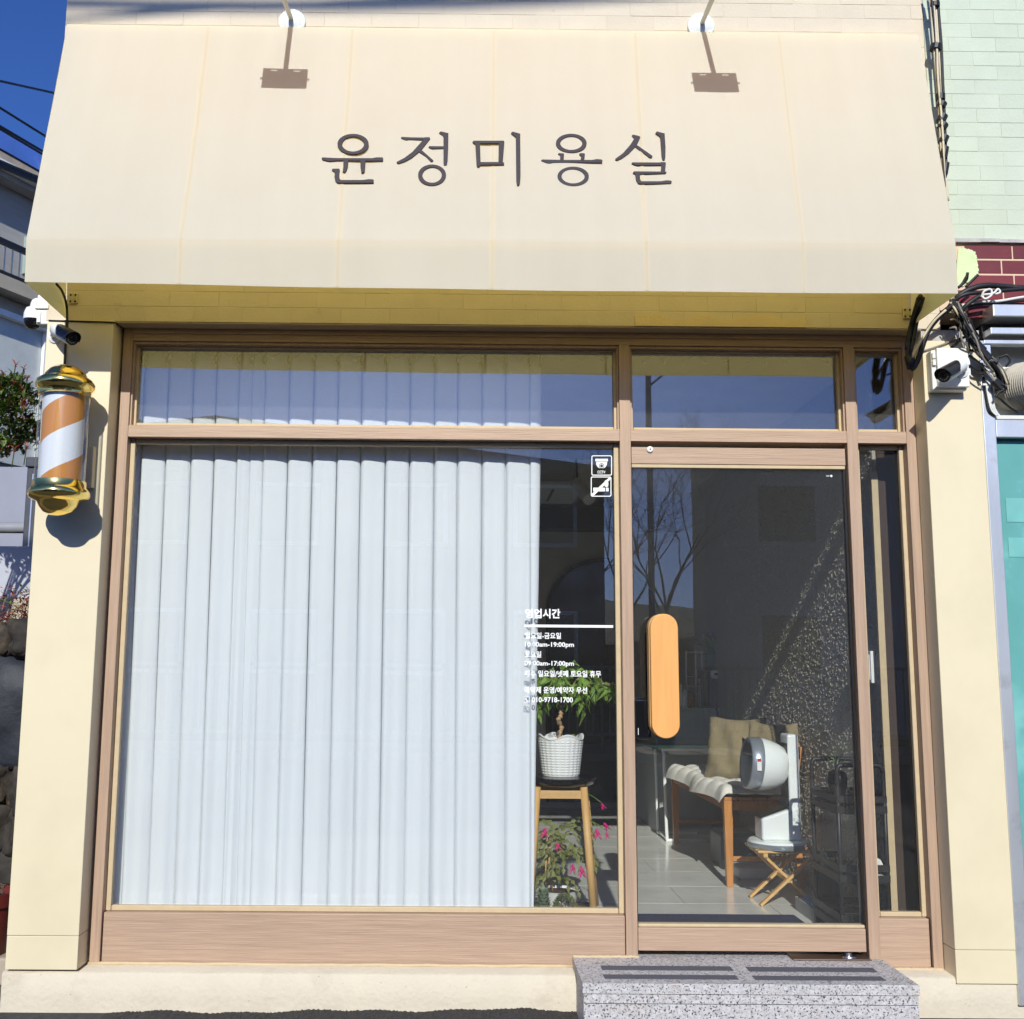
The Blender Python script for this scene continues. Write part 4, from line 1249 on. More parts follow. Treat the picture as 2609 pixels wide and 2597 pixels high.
for j in range(NR_):
    for i in range(NP):
        i2 = (i + 1) % NP
        mb.f.append((j * NP + i, j * NP + i2, (j + 1) * NP + i2, (j + 1) * NP + i))
b0_ = len(mb.v)                                          # inner wall
for t, rr in ((1.0, 0.094), (0.86, 0.092)):
    for i in range(NP):
        a = 2 * math.pi * i / NP
        rim = 0.012 * (math.sin(a * 4 + 0.6)) if t == 1 else 0
        mb.v.append((0.436 + rr * math.cos(a), 0.445 + rr * math.sin(a), zp + 0.168 * t + rim))
for i in range(NP):
    i2 = (i + 1) % NP
    mb.f.append((NR_ * NP + i, NR_ * NP + i2, b0_ + i2, b0_ + i))
    mb.f.append((b0_ + i, b0_ + i2, b0_ + NP + i2, b0_ + NP + i))
mb.f.append(tuple(reversed(range(NP))))
mb.build('shell', mat('white_ceramic', s2l((224, 224, 220)), 0.5, var=0.02), pot, smooth=True)
MB().lathe([(0.091, 0), (0.091, 0.006)], (0.436, 0.445, zp + 0.138), 30).build('soil', SOIL, pot)
zp -= 0.030
fig = thing('potted_fig', (0.436, 0.445, zp + 0.17), 'weeping fig with a twisted bare stem growing in the white pot', 'plant')
stem = [(0.436, 0.445, zp + 0.165), (0.430, 0.440, zp + 0.20), (0.440, 0.448, zp + 0.235), (0.426, 0.442, zp + 0.265), (0.436, 0.445, zp + 0.285), (0.440, 0.445, zp + 0.315)]
mb = MB().tube(spline(stem, 6), [0.010 + 0.003 * math.sin(k * 1.7) for k in range(31)], 8)
tips = []
for (dx, dy, dz) in ((-0.10, -0.02, 0.12), (0.03, 0.04, 0.20), (0.10, -0.03, 0.15), (0.20, -0.03, 0.11), (-0.07, 0.06, 0.17), (0.16, 0.06, 0.14), (-0.03, -0.06, 0.14), (0.06, -0.07, 0.08), (-0.09, 0.02, 0.05)):
    s_ = Vector(stem[-1]); e_ = s_ + Vector((dx, dy, dz))
    pts = spline([s_, s_.lerp(e_, 0.5) + Vector((0, 0, 0.03)), e_ + Vector((0, 0, 0.0)), e_ + Vector((dx * 0.35, dy * 0.3, -0.05))], 5)
    mb.tube(pts, [0.0035 * (1 - 0.7 * k / (len(pts) - 1)) for k in range(len(pts))], 5)
    tips += pts[4:]
mb.build('trunk', mat('pale_bark', s2l((176, 146, 108)), 0.8, var=0.2, vscale=40), fig, smooth=True)
mb = MB()
for p in tips:
    for _ in range(3):
        a = rng.uniform(0, 6.28)
        d = Vector((math.cos(a), math.sin(a), rng.uniform(-2.2, 0.2)))
        q_ = p + Vector((rng.uniform(-0.02, 0.02), rng.uniform(-0.02, 0.02), rng.uniform(-0.015, 0.015)))
        if q_.y + d.y * 0.05 < 0.2: continue
        mb.leaf(q_, d, (rng.uniform(-0.6, 0.6), rng.uniform(-0.9, 0.3), 1), rng.uniform(0.055, 0.095), rng.uniform(0.022, 0.036), 0.2, 0.3)
mb.build('foliage', LEAFG, fig, fix=False)
cac = MB()
for dx, dz, r in ((0.026, 0.006, 0.011), (0.05, 0.012, 0.013)):
    cac.blob((0.436 + dx, 0.40, zp + 0.182 + dz), (r, r, r * 1.25), 10)
o = cac.build('small_cactus', mat('cactus_olive', s2l((116, 120, 72)), 0.7, bump=1.5, bscale=300), smooth=True)
tag(o, 'pair of small round cacti at the foot of the weeping fig', 'cactus')
# Christmas cactus below
bw = thing('white_bowl', (0.42, 0.46, 0.287), 'shallow white pot under the plant stand', 'pot')
o = MB().lathe([(0.055, 0), (0.075, 0.03), (0.088, 0.085), (0.092, 0.092), (0.086, 0.092), (0.080, 0.078)], (0.425, 0.46, 0.287), 30).build('bowl', WHITEP, bw); smooth_by_angle(o, 50)
MB().lathe([(0.080, 0), (0.078, 0.004)], (0.425, 0.46, 0.366), 24).build('soil', SOIL, bw)
xc = thing('flowering_cactus', (0.43, 0.46, 0.37), 'holiday cactus with drooping segments and pink flowers under the plant stand', 'plant')
mbs, mbf = MB(), MB()
for k in range(46):
    a = rng.uniform(0, 6.28); reach = rng.uniform(0.03, 0.13)
    p = Vector((0.435 + rng.uniform(-0.03, 0.03), 0.46 + rng.uniform(-0.03, 0.03), 0.40 + rng.uniform(0, 0.25)))
    d = Vector((math.cos(a), math.sin(a) * 0.7, 0.9))
    for sgm in range(6):
        ln = rng.uniform(0.028, 0.038)
        mbs.leaf(p, d, (0.1, -1, 0.2), ln, 0.019, 0.12, 0.05)
        p = p + d.normalized() * ln * 0.9
        d = (d + Vector((0, 0, -0.55))).normalized()
        if p.y < 0.22: break
mbs.build('segments', mat('cactus_segment', s2l((118, 124, 62)), 0.5, var=0.4, vscale=20, transl=(s2l((150, 150, 60)), 0.25)), xc, fix=False)
def bloom(p, d, s_):
    p, d = Vector(p), Vector(d).normalized()
    for k in range(10):
        a = k * 2.4
        o1 = Vector((math.cos(a), math.sin(a), 0.2))
        mbf.leaf(p + d * s_ * 0.25 * (k // 4), (d * 1.6 + o1 * (0.55 + 0.1 * (k % 3))), o1, s_ * 0.75, s_ * 0.26, 0.2, -0.15)
for (x_, y_, Y, dx, s_) in ((1390, 2108, 0.36, -0.2, 0.05), (1420, 2145, 0.35, 0.1, 0.04), (1520, 2110, 0.36, 0.1, 0.05), (1538, 2095, 0.38, 0.6, 0.04), (1545, 2120, 0.38, 0.2, 0.03), (1532, 2045, 0.38, 0.4, 0.035),
                          (1460, 2200, 0.34, -0.1, 0.045), (1480, 2205, 0.33, 0.1, 0.055), (1371, 1990, 0.40, -0.4, 0.03)):
    bloom(at(x_, y_, Y), (dx, 0, -1), s_)
mbf.build('flowers', mat('pink_petal', s2l((222, 40, 130)), 0.5, var=0.25, vscale=40, transl=(s2l((240, 90, 160)), 0.35)), xc, fix=False)
st_ = MB()
for (x_, y_, Y) in ((1545, 2115, 0.38), (1532, 2045, 0.38), (1520, 2105, 0.36)):
    e_ = at(x_, y_, Y)
    st_.tube(spline([(0.50, 0.46, e_.z + 0.02), ((0.50 + e_.x) / 2, 0.42, e_.z + 0.03), e_], 4), 0.0022, 5)
st_.build('stems', LEAFG, xc, smooth=True)
for i, (x_, tz) in enumerate(((0.365, 0.62), (0.378, 0.60), (0.40, 0.58))):
    o = MB().tube([(x_, 0.45 + 0.01 * i, 0.37), (x_ + (0.012 if i != 2 else -0.02), 0.45, tz)], 0.0035, 6).build('bamboo_stake', OAK, smooth=True)
    tag(o, ('leftmost bamboo stake behind the holiday cactus', 'middle bamboo stake behind the holiday cactus', 'bamboo stake leaning left behind the holiday cactus')[i], 'stake', 'bamboo stakes under the plant stand')
# succulents and stones
def rosette(name, c, h, r, m_, label, cat='succulent', tiers=9, n=7):
    mb = MB()
    for k in range(tiers):
        t = k / (tiers - 1)
        for i in range(n):
            a = 2 * math.pi * i / n + k * 0.5
            d = Vector((math.cos(a), math.sin(a), 0.35 + 0.9 * t))
            p = Vector(c) + Vector((0, 0, h * t)) + Vector((math.cos(a), math.sin(a), 0)) * r * 0.25
            mb.leaf(p, d, (0, 0, 1), r * (1.0 - 0.45 * t), r * 0.62, 0.22, -0.15)
    o = mb.build(name, m_, loc=c, fix=False)
    return tag(o, label, cat)
p1, p2 = at(1386, 2295, 0.30), at(1440, 2290, 0.31)
rosette('succulent', (p1.x, 0.325, 0.287), 0.105, 0.042, mat('succulent_grey_green', s2l((112, 130, 104)), 0.5, var=0.25), 'tall grey-green stacked succulent under the plant stand')
mb = MB()
for k in range(420):
    th, a = math.acos(rng.uniform(-0.25, 1)), rng.uniform(0, 6.28)
    d = Vector((math.sin(th) * math.cos(a), math.sin(th) * math.sin(a), math.cos(th)))
    mb.leaf(Vector((p2.x, 0.33, 0.332)) + Vector((d.x * 0.046, d.y * 0.042, d.z * 0.052)) * rng.uniform(0.75, 1), d + Vector((0, 0, 0.3)), (1, 0.2, 0), 0.013, 0.009, 0.2, 0.1)
o = mb.build('succulent', mat('sedum_mixed', s2l((118, 104, 66)), 0.6, var=0.5, vscale=40, specks=(s2l((92, 122, 52)), 30, 0.45, 0.55)), fix=False)
tag(o, 'round bushy reddish-green succulent under the plant stand', 'succulent')
STONE = mat('blue_grey_stone', s2l((112, 118, 124)), 0.75, var=0.4, vscale=30, bump=1.0, bscale=60)
for (x_, y_, w, lab) in ((1403, 2308, 0.030, 'leftmost blue-grey stone on the soil under the plant stand'), (1447, 2307, 0.038, 'largest blue-grey stone in front of the bushy succulent'), (1485, 2311, 0.028, 'rightmost blue-grey stone beside the stool leg')):
    p = at(x_, y_, 0.29)
    o = MB().blob((p.x, 0.292, 0.287 + 0.018), (w, 0.02, 0.02), 10, 0.16, rng).build('stone', STONE)
    tag(o, lab, 'stone', 'stones in the planter bed')
for (x_, lab) in ((1383, 'white plant tag in front of the tall succulent'), (1427, 'white plant tag in front of the bushy succulent')):
    p = at(x_, 2300, 0.28)
    o = MB().box(p.x - 0.004, p.x + 0.004, 0.278, 0.280, 0.287, 0.325).build('plant_tag', WHITEP); tag(o, lab, 'plant tag')

# ================================================================== FURNITURE INSIDE
rng = random.Random(77)
mat_ = MB().box(0.80, 1.53, 0.40, 0.775, 0.2022, 0.214).build('door_mat', mat('navy_mat', s2l((38, 46, 78)), 0.98, var=0.4, vscale=120, bump=2, bscale=400), bevel=0.003)
tag(mat_, 'dark navy door mat on the tiles just inside the door', 'door mat')
# bench
bn = thing('wooden_bench', (1.62, 2.2, 0.2), 'orange-brown wooden bench with tapered legs along the right wall', 'bench')
for (x_, y_, tp_) in ((1.405, 1.475, 0.64), (1.405, 2.90, 0.64)):
    MB().hexa([(x_ - 0.016, y_ - 0.016, 0.2025), (x_ + 0.016, y_ - 0.016, 0.2025), (x_ + 0.016, y_ + 0.016, 0.2025), (x_ - 0.016, y_ + 0.016, 0.2025)],
              [(x_ - 0.024, y_ - 0.024, tp_), (x_ + 0.024, y_ - 0.024, tp_), (x_ + 0.024, y_ + 0.024, tp_), (x_ - 0.024, y_ + 0.024, tp_)]).build('leg', TEAK, bn, bevel=0.002)
for y_ in (1.475, 2.90):
    MB().bar((1.782, y_, 0.2025), (1.745, y_, 0.64), 0.036, 0.036).build('leg', TEAK, bn, bevel=0.002)
    MB().bar((1.745, y_, 0.64), (1.788, y_, 0.92), 0.036, 0.03).build('back_post', TEAK, bn, bevel=0.002)
    MB().box(1.43, 1.73, y_ - 0.012, y_ + 0.012, 0.590, 0.638).build('end_rail', TEAK, bn, bevel=0.002)
    MB().box(1.42, 1.755, y_ - 0.01, y_ + 0.01, 0.33, 0.355).build('stretcher', TEAK, bn, bevel=0.002)
MB().box(1.392, 1.418, 1.50, 2.875, 0.588, 0.638).build('front_rail', TEAKY, bn, bevel=0.002)
MB().box(1.732, 1.758, 1.50, 2.875, 0.588, 0.638).build('rear_rail', TEAKY, bn, bevel=0.002)
for i in range(5):
    MB().box(1.385 + i * 0.077, 1.385 + i * 0.077 + 0.071, 1.455, 2.925, 0.6405, 0.657).build('seat_slat', TEAKY, bn, bevel=0.002)
MB().box(1.775, 1.795, 1.46, 2.92, 0.85, 0.93).build('back_rail', TEAKY, bn, bevel=0.003)
# quilted seat pad
mb = MB()
nu, nv = 40, 96
for side in (1, -1):
    for j in range(nv + 1):
        for i in range(nu + 1):
            u, v = i / nu, j / nv
            x_ = 1.325 + 0.44 * u
            y_ = 1.43 + 1.30 * v
            q = abs(math.sin(u * math.pi * 4.0)) ** 0.5 * abs(math.sin(v * math.pi * 10)) ** 0.5
            edge = min(1, u / 0.05, (1 - u) / 0.05, v / 0.02, (1 - v) / 0.02)
            th = (0.012 + 0.024 * q) * max(0.0, edge) ** 0.5
            z_ = 0.672 + (-0.05 * max(0, (0.12 - u) / 0.12) ** 1.5) + 0.012 * math.sin(v * 9) * (1 - u) + (0.025 * math.sin(v * 3.0) * max(0, 0.4 - u))
            xo = 0.03 * math.sin(v * 11 + 1) * (1 - u) ** 2
            mb.v.append((x_ + xo, y_, z_ + 0.008 + (th if side > 0 else -0.35 * th)))
M_ = (nu + 1) * (nv + 1)
for s_ in (0, 1):
    for j in range(nv):
        for i in range(nu):
            a = s_ * M_ + j * (nu + 1) + i
            f = (a, a + 1, a + nu + 2, a + nu + 1)
            mb.f.append(f if s_ == 0 else tuple(reversed(f)))
o = mb.build('seat_pad', mat('cream_quilt', s2l((220, 216, 206)), 0.95, var=0.05, vscale=20, bump=0.4, bscale=400), smooth=True, fix=False)
tag(o, 'cream quilted seat pad draped over the wooden bench', 'cushion')
# khaki pillows
def pillow(c, w, h, t, rz, lean, label):
    mb = MB()
    n = 18
    R = Matrix.Rotation(rz, 4, 'Z') @ Matrix.Rotation(lean, 4, 'X')
    r2 = random.Random(int(c[1] * 100))
    jit = [[r2.uniform(-1, 1) for _ in range(n + 1)] for _ in range(n + 1)]
    for s_ in (1, -1):
        for j in range(n + 1):
            for i in range(n + 1):
                u, v = 2 * i / n - 1, 2 * j / n - 1
                pin = 1 - 0.10 * (1 - v * v) * abs(u) ** 3
                pin2 = 1 - 0.13 * (1 - u * u) * abs(v) ** 3
                th = t / 2 * max(0, (1 - abs(u) ** 2.5)) ** 0.5 * max(0, (1 - abs(v) ** 2.5)) ** 0.5
                crease = 0.06 * t * math.sin(u * 7 + v * 3) + 0.05 * t * jit[i][j]
                p = Vector((u * w / 2 * pin, -s_ * (th + crease * (th > 0.004)), v * h / 2 * pin2))
                mb.v.append(tuple(Vector(c) + (R @ p)))
    M_ = (n + 1) ** 2
    for s_ in (0, 1):
        for j in range(n):
            for i in range(n):
                a = s_ * M_ + j * (n + 1) + i
                f = (a, a + 1, a + n + 2, a + n + 1)
                mb.f.append(f if s_ == 0 else tuple(reversed(f)))
    o = mb.build('pillow', mat('khaki_canvas', s2l((134, 121, 92)), 0.9, var=0.12, vscale=10, bump=0.6, bscale=200), loc=c, smooth=True, fix=False)
    tag(o, label, 'pillow', 'khaki pillows on the bench')
pillow((1.69, 1.62, 0.865), 0.30, 0.37, 0.13, math.radians(-38), math.radians(-14), 'khaki canvas pillow behind the white appliance')
pillow((1.585, 2.02, 0.865), 0.36, 0.39, 0.14, math.radians(-40), math.radians(-16), 'khaki canvas pillow standing farther back on the bench')
# glass side table
gt_ = thing('glass_side_table', (1.5, 3.1, 0.2), 'glass-topped side table on white tubular legs', 'side table')
MB().box(1.27, 1.72, 2.92, 3.30, 0.800, 0.810).build('glass_top', mat('green_edge_glass', s2l((120, 168, 150)), 0.08, spec=0.7), gt_, bevel=0.002)
for y_ in (2.95, 3.27):
    MB().tube(spline([(1.62, y_, 0.795), (1.36, y_, 0.795), (1.345, y_, 0.76), (1.35, y_, 0.5), (1.356, y_, 0.235), (1.375, y_, 0.212), (1.62, y_, 0.212)], 6), 0.011, 10).build('leg_frame', WHITEM, gt_, smooth=True)
MB().tube([(1.358, 2.95, 0.225), (1.352, 3.27, 0.225)], 0.010, 8).build('cross_bar', WHITEM, gt_, smooth=True)
# folding stool
fs_ = thing('folding_stool', (1.57, 1.12, 0.2), 'small light-wood folding stool with slatted top and crossed legs', 'stool')
for i in range(6):
    y_ = 1.005 + i * 0.044
    MB().box(1.435, 1.728, y_, y_ + 0.036, 0.446, 0.458).build('slat', OAKX, fs_, bevel=0.003)
for y_ in (1.03, 1.225):
    MB().bar((1.462, y_, 0.438), (1.712, y_ + 0.02, 0.205), 0.013, 0.030, up=(0, 1, 0)).build('leg', OAK, fs_, bevel=0.002)
    MB().bar((1.708, y_ - 0.016, 0.438), (1.440, y_ - 0.016, 0.205), 0.013, 0.030, up=(0, 1, 0)).build('leg', OAK, fs_, bevel=0.002)
for x_ in (1.47, 1.70):
    MB().box(x_ - 0.011, x_ + 0.011, 1.0, 1.26, 0.427, 0.4455).build('bearer', OAK, fs_, bevel=0.002)
MB().bar((1.575, 1.0, 0.32), (1.585, 1.255, 0.32), 0.016, 0.016).build('pivot_rod', OAK, fs_)
# hair steamer on the stool
hs = thing('hair_steamer', (1.58, 1.13, 0.46), 'white countertop appliance with a round silver-rimmed head on the folding stool', 'appliance')
SILV = mat('silver_plastic', s2l((168, 176, 186)), 0.28, metal=0.6, var=0.03)
SW = mat('glossy_white', s2l((226, 230, 228)), 0.25, var=0.02, spec=0.5)
bs = MB().lathe([(0.148, 0), (0.152, 0.006), (0.152, 0.024)], (1.57, 1.13, 0.4595), 44).build('base_ring', SILV, hs); smooth_by_angle(bs, 40)
bs = MB().lathe([(0.148, 0), (0.142, 0.010), (0.10, 0.014)], (1.57, 1.13, 0.4837), 44).build('base_plate', SW, hs); smooth_by_angle(bs, 30)
foot = [(1.472, 0.496), (1.666, 0.496), (1.666, 0.655), (1.64, 0.655), (1.472, 0.60)]
MB().prism([(x_, 1.06, z_) for x_, z_ in foot], (0, 0.14, 0)).build('foot_block', SW, hs, bevel=0.012, seg=4)
MB().box(1.612, 1.6675, 1.065, 1.195, 0.640, 1.005).build('column', SW, hs, bevel=0.012, seg=4)
MB().prism([(x_, 1.075, z_) for x_, z_ in [(1.478, 0.606), (1.468, 0.602), (1.59, 0.655), (1.606, 0.700), (1.608, 0.96), (1.6115, 0.96), (1.6115, 0.66)]], (0, 0.11, 0)).build('inner_panel', BLACKP, hs)
hc = Vector((1.425, 1.13, 0.862))
hd_ = MB().lathe([(0.128, 0.056), (0.127, 0.075), (0.121, 0.105), (0.110, 0.140), (0.096, 0.170), (0.076, 0.188), (0.03, 0.197)], hc, 44, (1, 0, -0.10)).build('head_shell', SW, hs); smooth_by_angle(hd_, 50)
rg = MB().lathe([(0.100, -0.002), (0.118, -0.006), (0.126, 0.000), (0.131, 0.050), (0.128, 0.0555)], hc, 44, (1, 0, -0.10)).build('head_ring', SILV, hs); smooth_by_angle(rg, 50)
MB().lathe([(0.098, 0.0), (0.096, 0.04)], hc, 30, (1, 0, -0.04)).build('head_bowl', mat('dark_grey_plastic', (0.05, 0.05, 0.055), 0.4), hs)
MB().box(1.61, 1.64, 1.09, 1.17, 0.81, 0.91).build('neck', SW, hs, bevel=0.008)
# small printed label on the rim: plate with fine lines
lb = MB().box(1.440, 1.462, 0.9955, 0.9968, 0.835, 0.895).build('rating_label', WHITEP, hs)
MB().box(1.442, 1.460, 0.9946, 0.9953, 0.878, 0.892).build('label_print', mat('label_red', s2l((170, 60, 50)), 0.6), lb)
# black utility cart
ct = thing('utility_cart', (1.79, 0.7, 0.2), 'black three-tier metal utility cart behind the narrow side window', 'cart')
X0, X1, Y0, Y1 = 1.592, 1.788, 0.305, 0.64
for x_, y_ in ((X0, Y0), (X1, Y0), (X0, Y1), (X1, Y1)):
    MB().tube([(x_, y_, 0.235), (x_, y_, 0.90)], 0.010, 8).build('post', BLACKM, ct, smooth=True)
    MB().lathe([(0.014, -0.005), (0.014, 0.005)], (x_, y_, 0.2175), 12, (0, 1, 0)).build('castor', BLACKP, ct)
for y_ in (Y0, Y1):
    MB().tube(spline([(X0, y_, 0.895), (X0 + 0.008, y_, 0.915), (X0 + 0.03, y_, 0.922), (X1 - 0.03, y_, 0.922), (X1 - 0.008, y_, 0.915), (X1, y_, 0.895)], 4), 0.010, 8).build('handle_bar', BLACKM, ct, smooth=True)
for z_ in (0.72, 0.44, 0.24):
    tr = MB().box(X0 - 0.006, X1 + 0.006, Y0 - 0.006, Y1 + 0.006, z_, z_ + 0.006).build('tray', BLACKM, ct)
    for dz in (0.020, 0.062):
        mb = MB()
        for a, b in (((X0 - 0.008, Y0 - 0.008), (X1 + 0.008, Y0 - 0.008)), ((X0 - 0.008, Y1 + 0.008), (X1 + 0.008, Y1 + 0.008)), ((X0 - 0.008, Y0), (X0 - 0.008, Y1)), ((X1 + 0.008, Y0), (X1 + 0.008, Y1))):
            mb.bar((a[0], a[1], z_ + dz), (b[0], b[1], z_ + dz), 0.005, 0.028)
        mb.build('tray_rail', BLACKM, tr)
def jug(name, c, prof, m_, label, cat, n=24):
    o = MB().lathe(prof, c, n).build(name, m_, loc=c); smooth_by_angle(o, 50)
    return tag(o, label, cat)
jug('dark_vase', (1.632, 0.42, 0.727), [(0.028, 0), (0.034, 0.03), (0.030, 0.06), (0.040, 0.10), (0.044, 0.13), (0.036, 0.155), (0.02, 0.165)], BLACKP, 'round black vase on the top tier of the cart', 'vase')
mb = MB()
for k in range(9):
    a = k * 0.7
    p0 = Vector((1.632, 0.42, 0.89))
    e_ = p0 + Vector((0.03 * math.cos(a), 0.03 * math.sin(a), 0.03 + 0.05 * rng.random()))
    mb.tube(spline([p0, p0.lerp(e_, 0.5) + Vector((0, 0, 0.02)), e_], 4), [0.003] * 4 + [0.002] * 4 + [0.001], 5)
    mb.leaf(e_, e_ - p0 + Vector((0, 0, 0.02)), (1, 0, 0), 0.03, 0.006)
tag(mb.build('air_plant', mat('pale_green', s2l((150, 160, 120)), 0.6, var=0.2), fix=False), 'pale curling air plant in the black vase', 'plant')
mb = MB()
for k in range(220):
    th, a = math.acos(rng.uniform(-1, 1)), rng.uniform(0, 6.28)
    d = Vector((math.sin(th) * math.cos(a), math.sin(th) * math.sin(a), math.cos(th)))
    mb.leaf(Vector((1.700, 0.40, 0.775)) + d * 0.034, d + Vector((0, 0, 0.5)), (1, 0, 0.2), 0.018, 0.012, 0.2, -0.1)
mb.blob((1.700, 0.40, 0.775), (0.036, 0.036, 0.042), 12)
tag(mb.build('pine_cone', mat('cone_brown', s2l((92, 60, 40)), 0.8, var=0.3), fix=False), 'big brown pine cone on the top tier of the cart', 'pine cone')
mb = MB()
for k in range(60):
    a = rng.uniform(0, 6.28)
    mb.leaf((1.752 + rng.uniform(-0.015, 0.015), 0.36 + rng.uniform(-0.02, 0.02), 0.75), (math.cos(a), math.sin(a), rng.uniform(0.3, 1.6)), (0, 0, 1), rng.uniform(0.03, 0.06), 0.014)
tag(mb.build('potted_plant', mat('variegated_leaf', s2l((150, 150, 96)), 0.5, var=0.5, vscale=40), fix=False), 'small variegated plant at the right of the cart top tier', 'plant')
for i, (x_, y_, w, h_) in enumerate(((1.728, 0.335, 0.020, 0.040), (1.762, 0.335, 0.021, 0.046), (1.690, 0.36, 0.018, 0.022), (1.75, 0.40, 0.02, 0.02))):
    o = MB().blob((x_, y_, 0.447 + h_ * 0.9), (w, w * 0.8, h_), 10, 0.12, rng).build('white_stone', mat('white_stone_mat', s2l((220, 216, 206)), 0.8, var=0.25, vscale=40, bump=0.8))
    tag(o, ('tall pale stone on the middle tier of the cart', 'tallest pale stone beside the cart post on the middle tier', 'small pale stone left on the middle tier of the cart', 'small pale stone behind the others on the middle tier')[i], 'stone', 'pale stones on the cart')
def spiky(c, n, ln, m_, label):
    mb = MB()
    for k in range(n):
        a = rng.uniform(0, 6.28)
        mb.leaf(c, (math.cos(a), math.sin(a), rng.uniform(0.6, 2.0)), (0, 0, 1), ln * rng.uniform(0.6, 1), 0.010, 0.15, 0.1)
    return tag(mb.build('spiky_plant', m_, fix=False), label, 'plant')
spiky((1.630, 0.40, 0.447), 26, 0.16, LEAFD, 'spiky dark plant on the left of the middle cart tier')
# plant with dried orange flowers at the cart foot, dark pot, stone trough
dp = thing('dark_planter', (1.70, 0.80, 0.2), 'tall dark planter with dried orange flower heads beside the cart', 'planter')
o = MB().lathe([(0.05, 0), (0.062, 0.05), (0.070, 0.16), (0.064, 0.20), (0.058, 0.19)], (1.70, 0.80, 0.2022), 26).build('pot', BLACKP, dp); smooth_by_angle(o, 50)
mb, mf = MB(), MB()
for k in range(16):
    e_ = Vector((1.69 + rng.uniform(-0.10, 0.06), 0.80 + rng.uniform(-0.08, 0.05), 0.46 + rng.uniform(-0.05, 0.06)))
    mb.tube(spline([(1.70, 0.80, 0.39), ((1.70 + e_.x) / 2, (0.80 + e_.y) / 2, 0.44), e_], 3), 0.002, 4)
    for q in range(16):
        d = Vector((rng.uniform(-1, 1), rng.uniform(-1, 1), rng.uniform(-1, 1)))
        mf.leaf(e_ + d * 0.008, d, (0, 0, 1), 0.014, 0.008)
mb.build('stems', LEAFD, dp, smooth=True)
mf.build('flower_heads', mat('dried_orange', s2l((176, 128, 92)), 0.8, var=0.4, vscale=60), dp, fix=False)
tr_ = thing('stone_trough', (1.63, 0.84, 0.2), 'low grey trough of pebbles on the floor in front of the cart', 'trough')
mb = MB()
mb.box(1.585, 1.66, 0.66, 0.668, 0.2022, 0.262); mb.box(1.585, 1.66, 0.932, 0.94, 0.2022, 0.262); mb.box(1.585, 1.593, 0.6682, 0.9318, 0.2022, 0.2618); mb.box(1.652, 1.66, 0.6682, 0.9318, 0.2022, 0.2618); mb.box(1.5932, 1.6518, 0.6684, 0.9316, 0.2023, 0.235)
mb.build('trough_body', mat('grey_resin', s2l((150, 150, 146)), 0.7, var=0.1), tr_, bevel=0.002)
for k in range(16):
    MB().blob((1.611 + 0.023 * (k % 2), 0.688 + 0.031 * (k // 2), 0.252 + rng.uniform(0, 0.012)), (0.016, 0.014, 0.013), 8, 0.15, rng).build('pebble', mat('pale_pebble', s2l((178, 184, 182)), 0.6, var=0.3, vscale=30), tr_)
# intercom on the right wall
ic_ = thing('wall_panel', (1.81, 0.45, 1.3), 'white switch panel on the textured right wall', 'switch panel')
MB().box(1.793, 1.8145, 0.40, 0.50, 1.265, 1.405).build('plate', WHITEP, ic_, bevel=0.003)
for k in range(3):
    MB().box(1.789, 1.7928, 0.412 + k * 0.027, 0.434 + k * 0.027, 1.28, 1.39).build('rocker', WHITEP, ic_, bevel=0.001)
# back counter with its things
cn = thing('back_counter', (1.66, 3.9, 0.2), 'pale grey counter cabinet against the back of the room', 'counter')
MB().box(1.36, 1.812, 3.32, 4.40, 0.2023, 1.03).build('carcass', mat('pale_grey_board', s2l((170, 172, 172)), 0.4, var=0.04), cn, bevel=0.003)
MB().box(1.345, 1.8135, 3.305, 4.42, 1.0305, 1.055).build('top', mat('pale_grey_board', s2l((170, 172, 172)), 0.4), cn, bevel=0.003)
rk = thing('wire_rack', (1.62, 3.6, 1.055), 'white wire rack standing on the back counter', 'rack')
p = lambda x_, y_, Y: at(*((1580 + 0.442 * x_, 1550 + 0.442 * y_)), Y)
for (xa, xb, ya, Y) in ((385, 470, 255, 3.50), (440, 540, 255, 3.50)):
    A, Bq = p(xa, 500, Y), p(xb, ya, Y)
    MB().tube(spline([(A.x, Y, 1.0555), (A.x, Y, Bq.z - 0.02), (A.x + 0.012, Y, Bq.z), (Bq.x - 0.012, Y, Bq.z), (Bq.x, Y, Bq.z - 0.02), (Bq.x, Y, 1.0555)], 5), 0.006, 8).build('frame', WHITEM, rk, smooth=True)
for z_ in (1.12, 1.20, 1.27):
    MB().tube([p(387, 300, 3.50) * 1.0 + Vector((0, 0, z_ - p(387, 300, 3.50).z)), p(443, 300, 3.50) + Vector((0, 0, z_ - p(443, 300, 3.50).z))], 0.004, 6).build('shelf_wire', WHITEM, rk, smooth=True)
A = p(480, 440, 3.42); Bq = p(650, 360, 3.42)
bk = MB().box(A.x, min(1.80, Bq.x), 3.42, 3.60, 1.0555, Bq.z).build('black_case', BLACKP, bevel=0.006)
tag(bk, 'black case behind the small digital clock on the back counter', 'case')
ck = thing('digital_clock', p(552, 405, 3.40), 'small white digital clock on the back counter', 'clock')
A, Bq = p(524, 405, 3.395), p(582, 358, 3.395)
MB().box(A.x, Bq.x, 3.385, 3.418, A.z, Bq.z).build('case', WHITEP, ck, bevel=0.008, seg=3)
MB().box(A.x + 0.02, Bq.x - 0.02, 3.382, 3.3845, A.z + 0.025, Bq.z - 0.02).build('display', mat('lcd_grey', s2l((92, 100, 90)), 0.2), ck)
tz = Bq.z + 0.01
A = p(540, 350, 3.50)
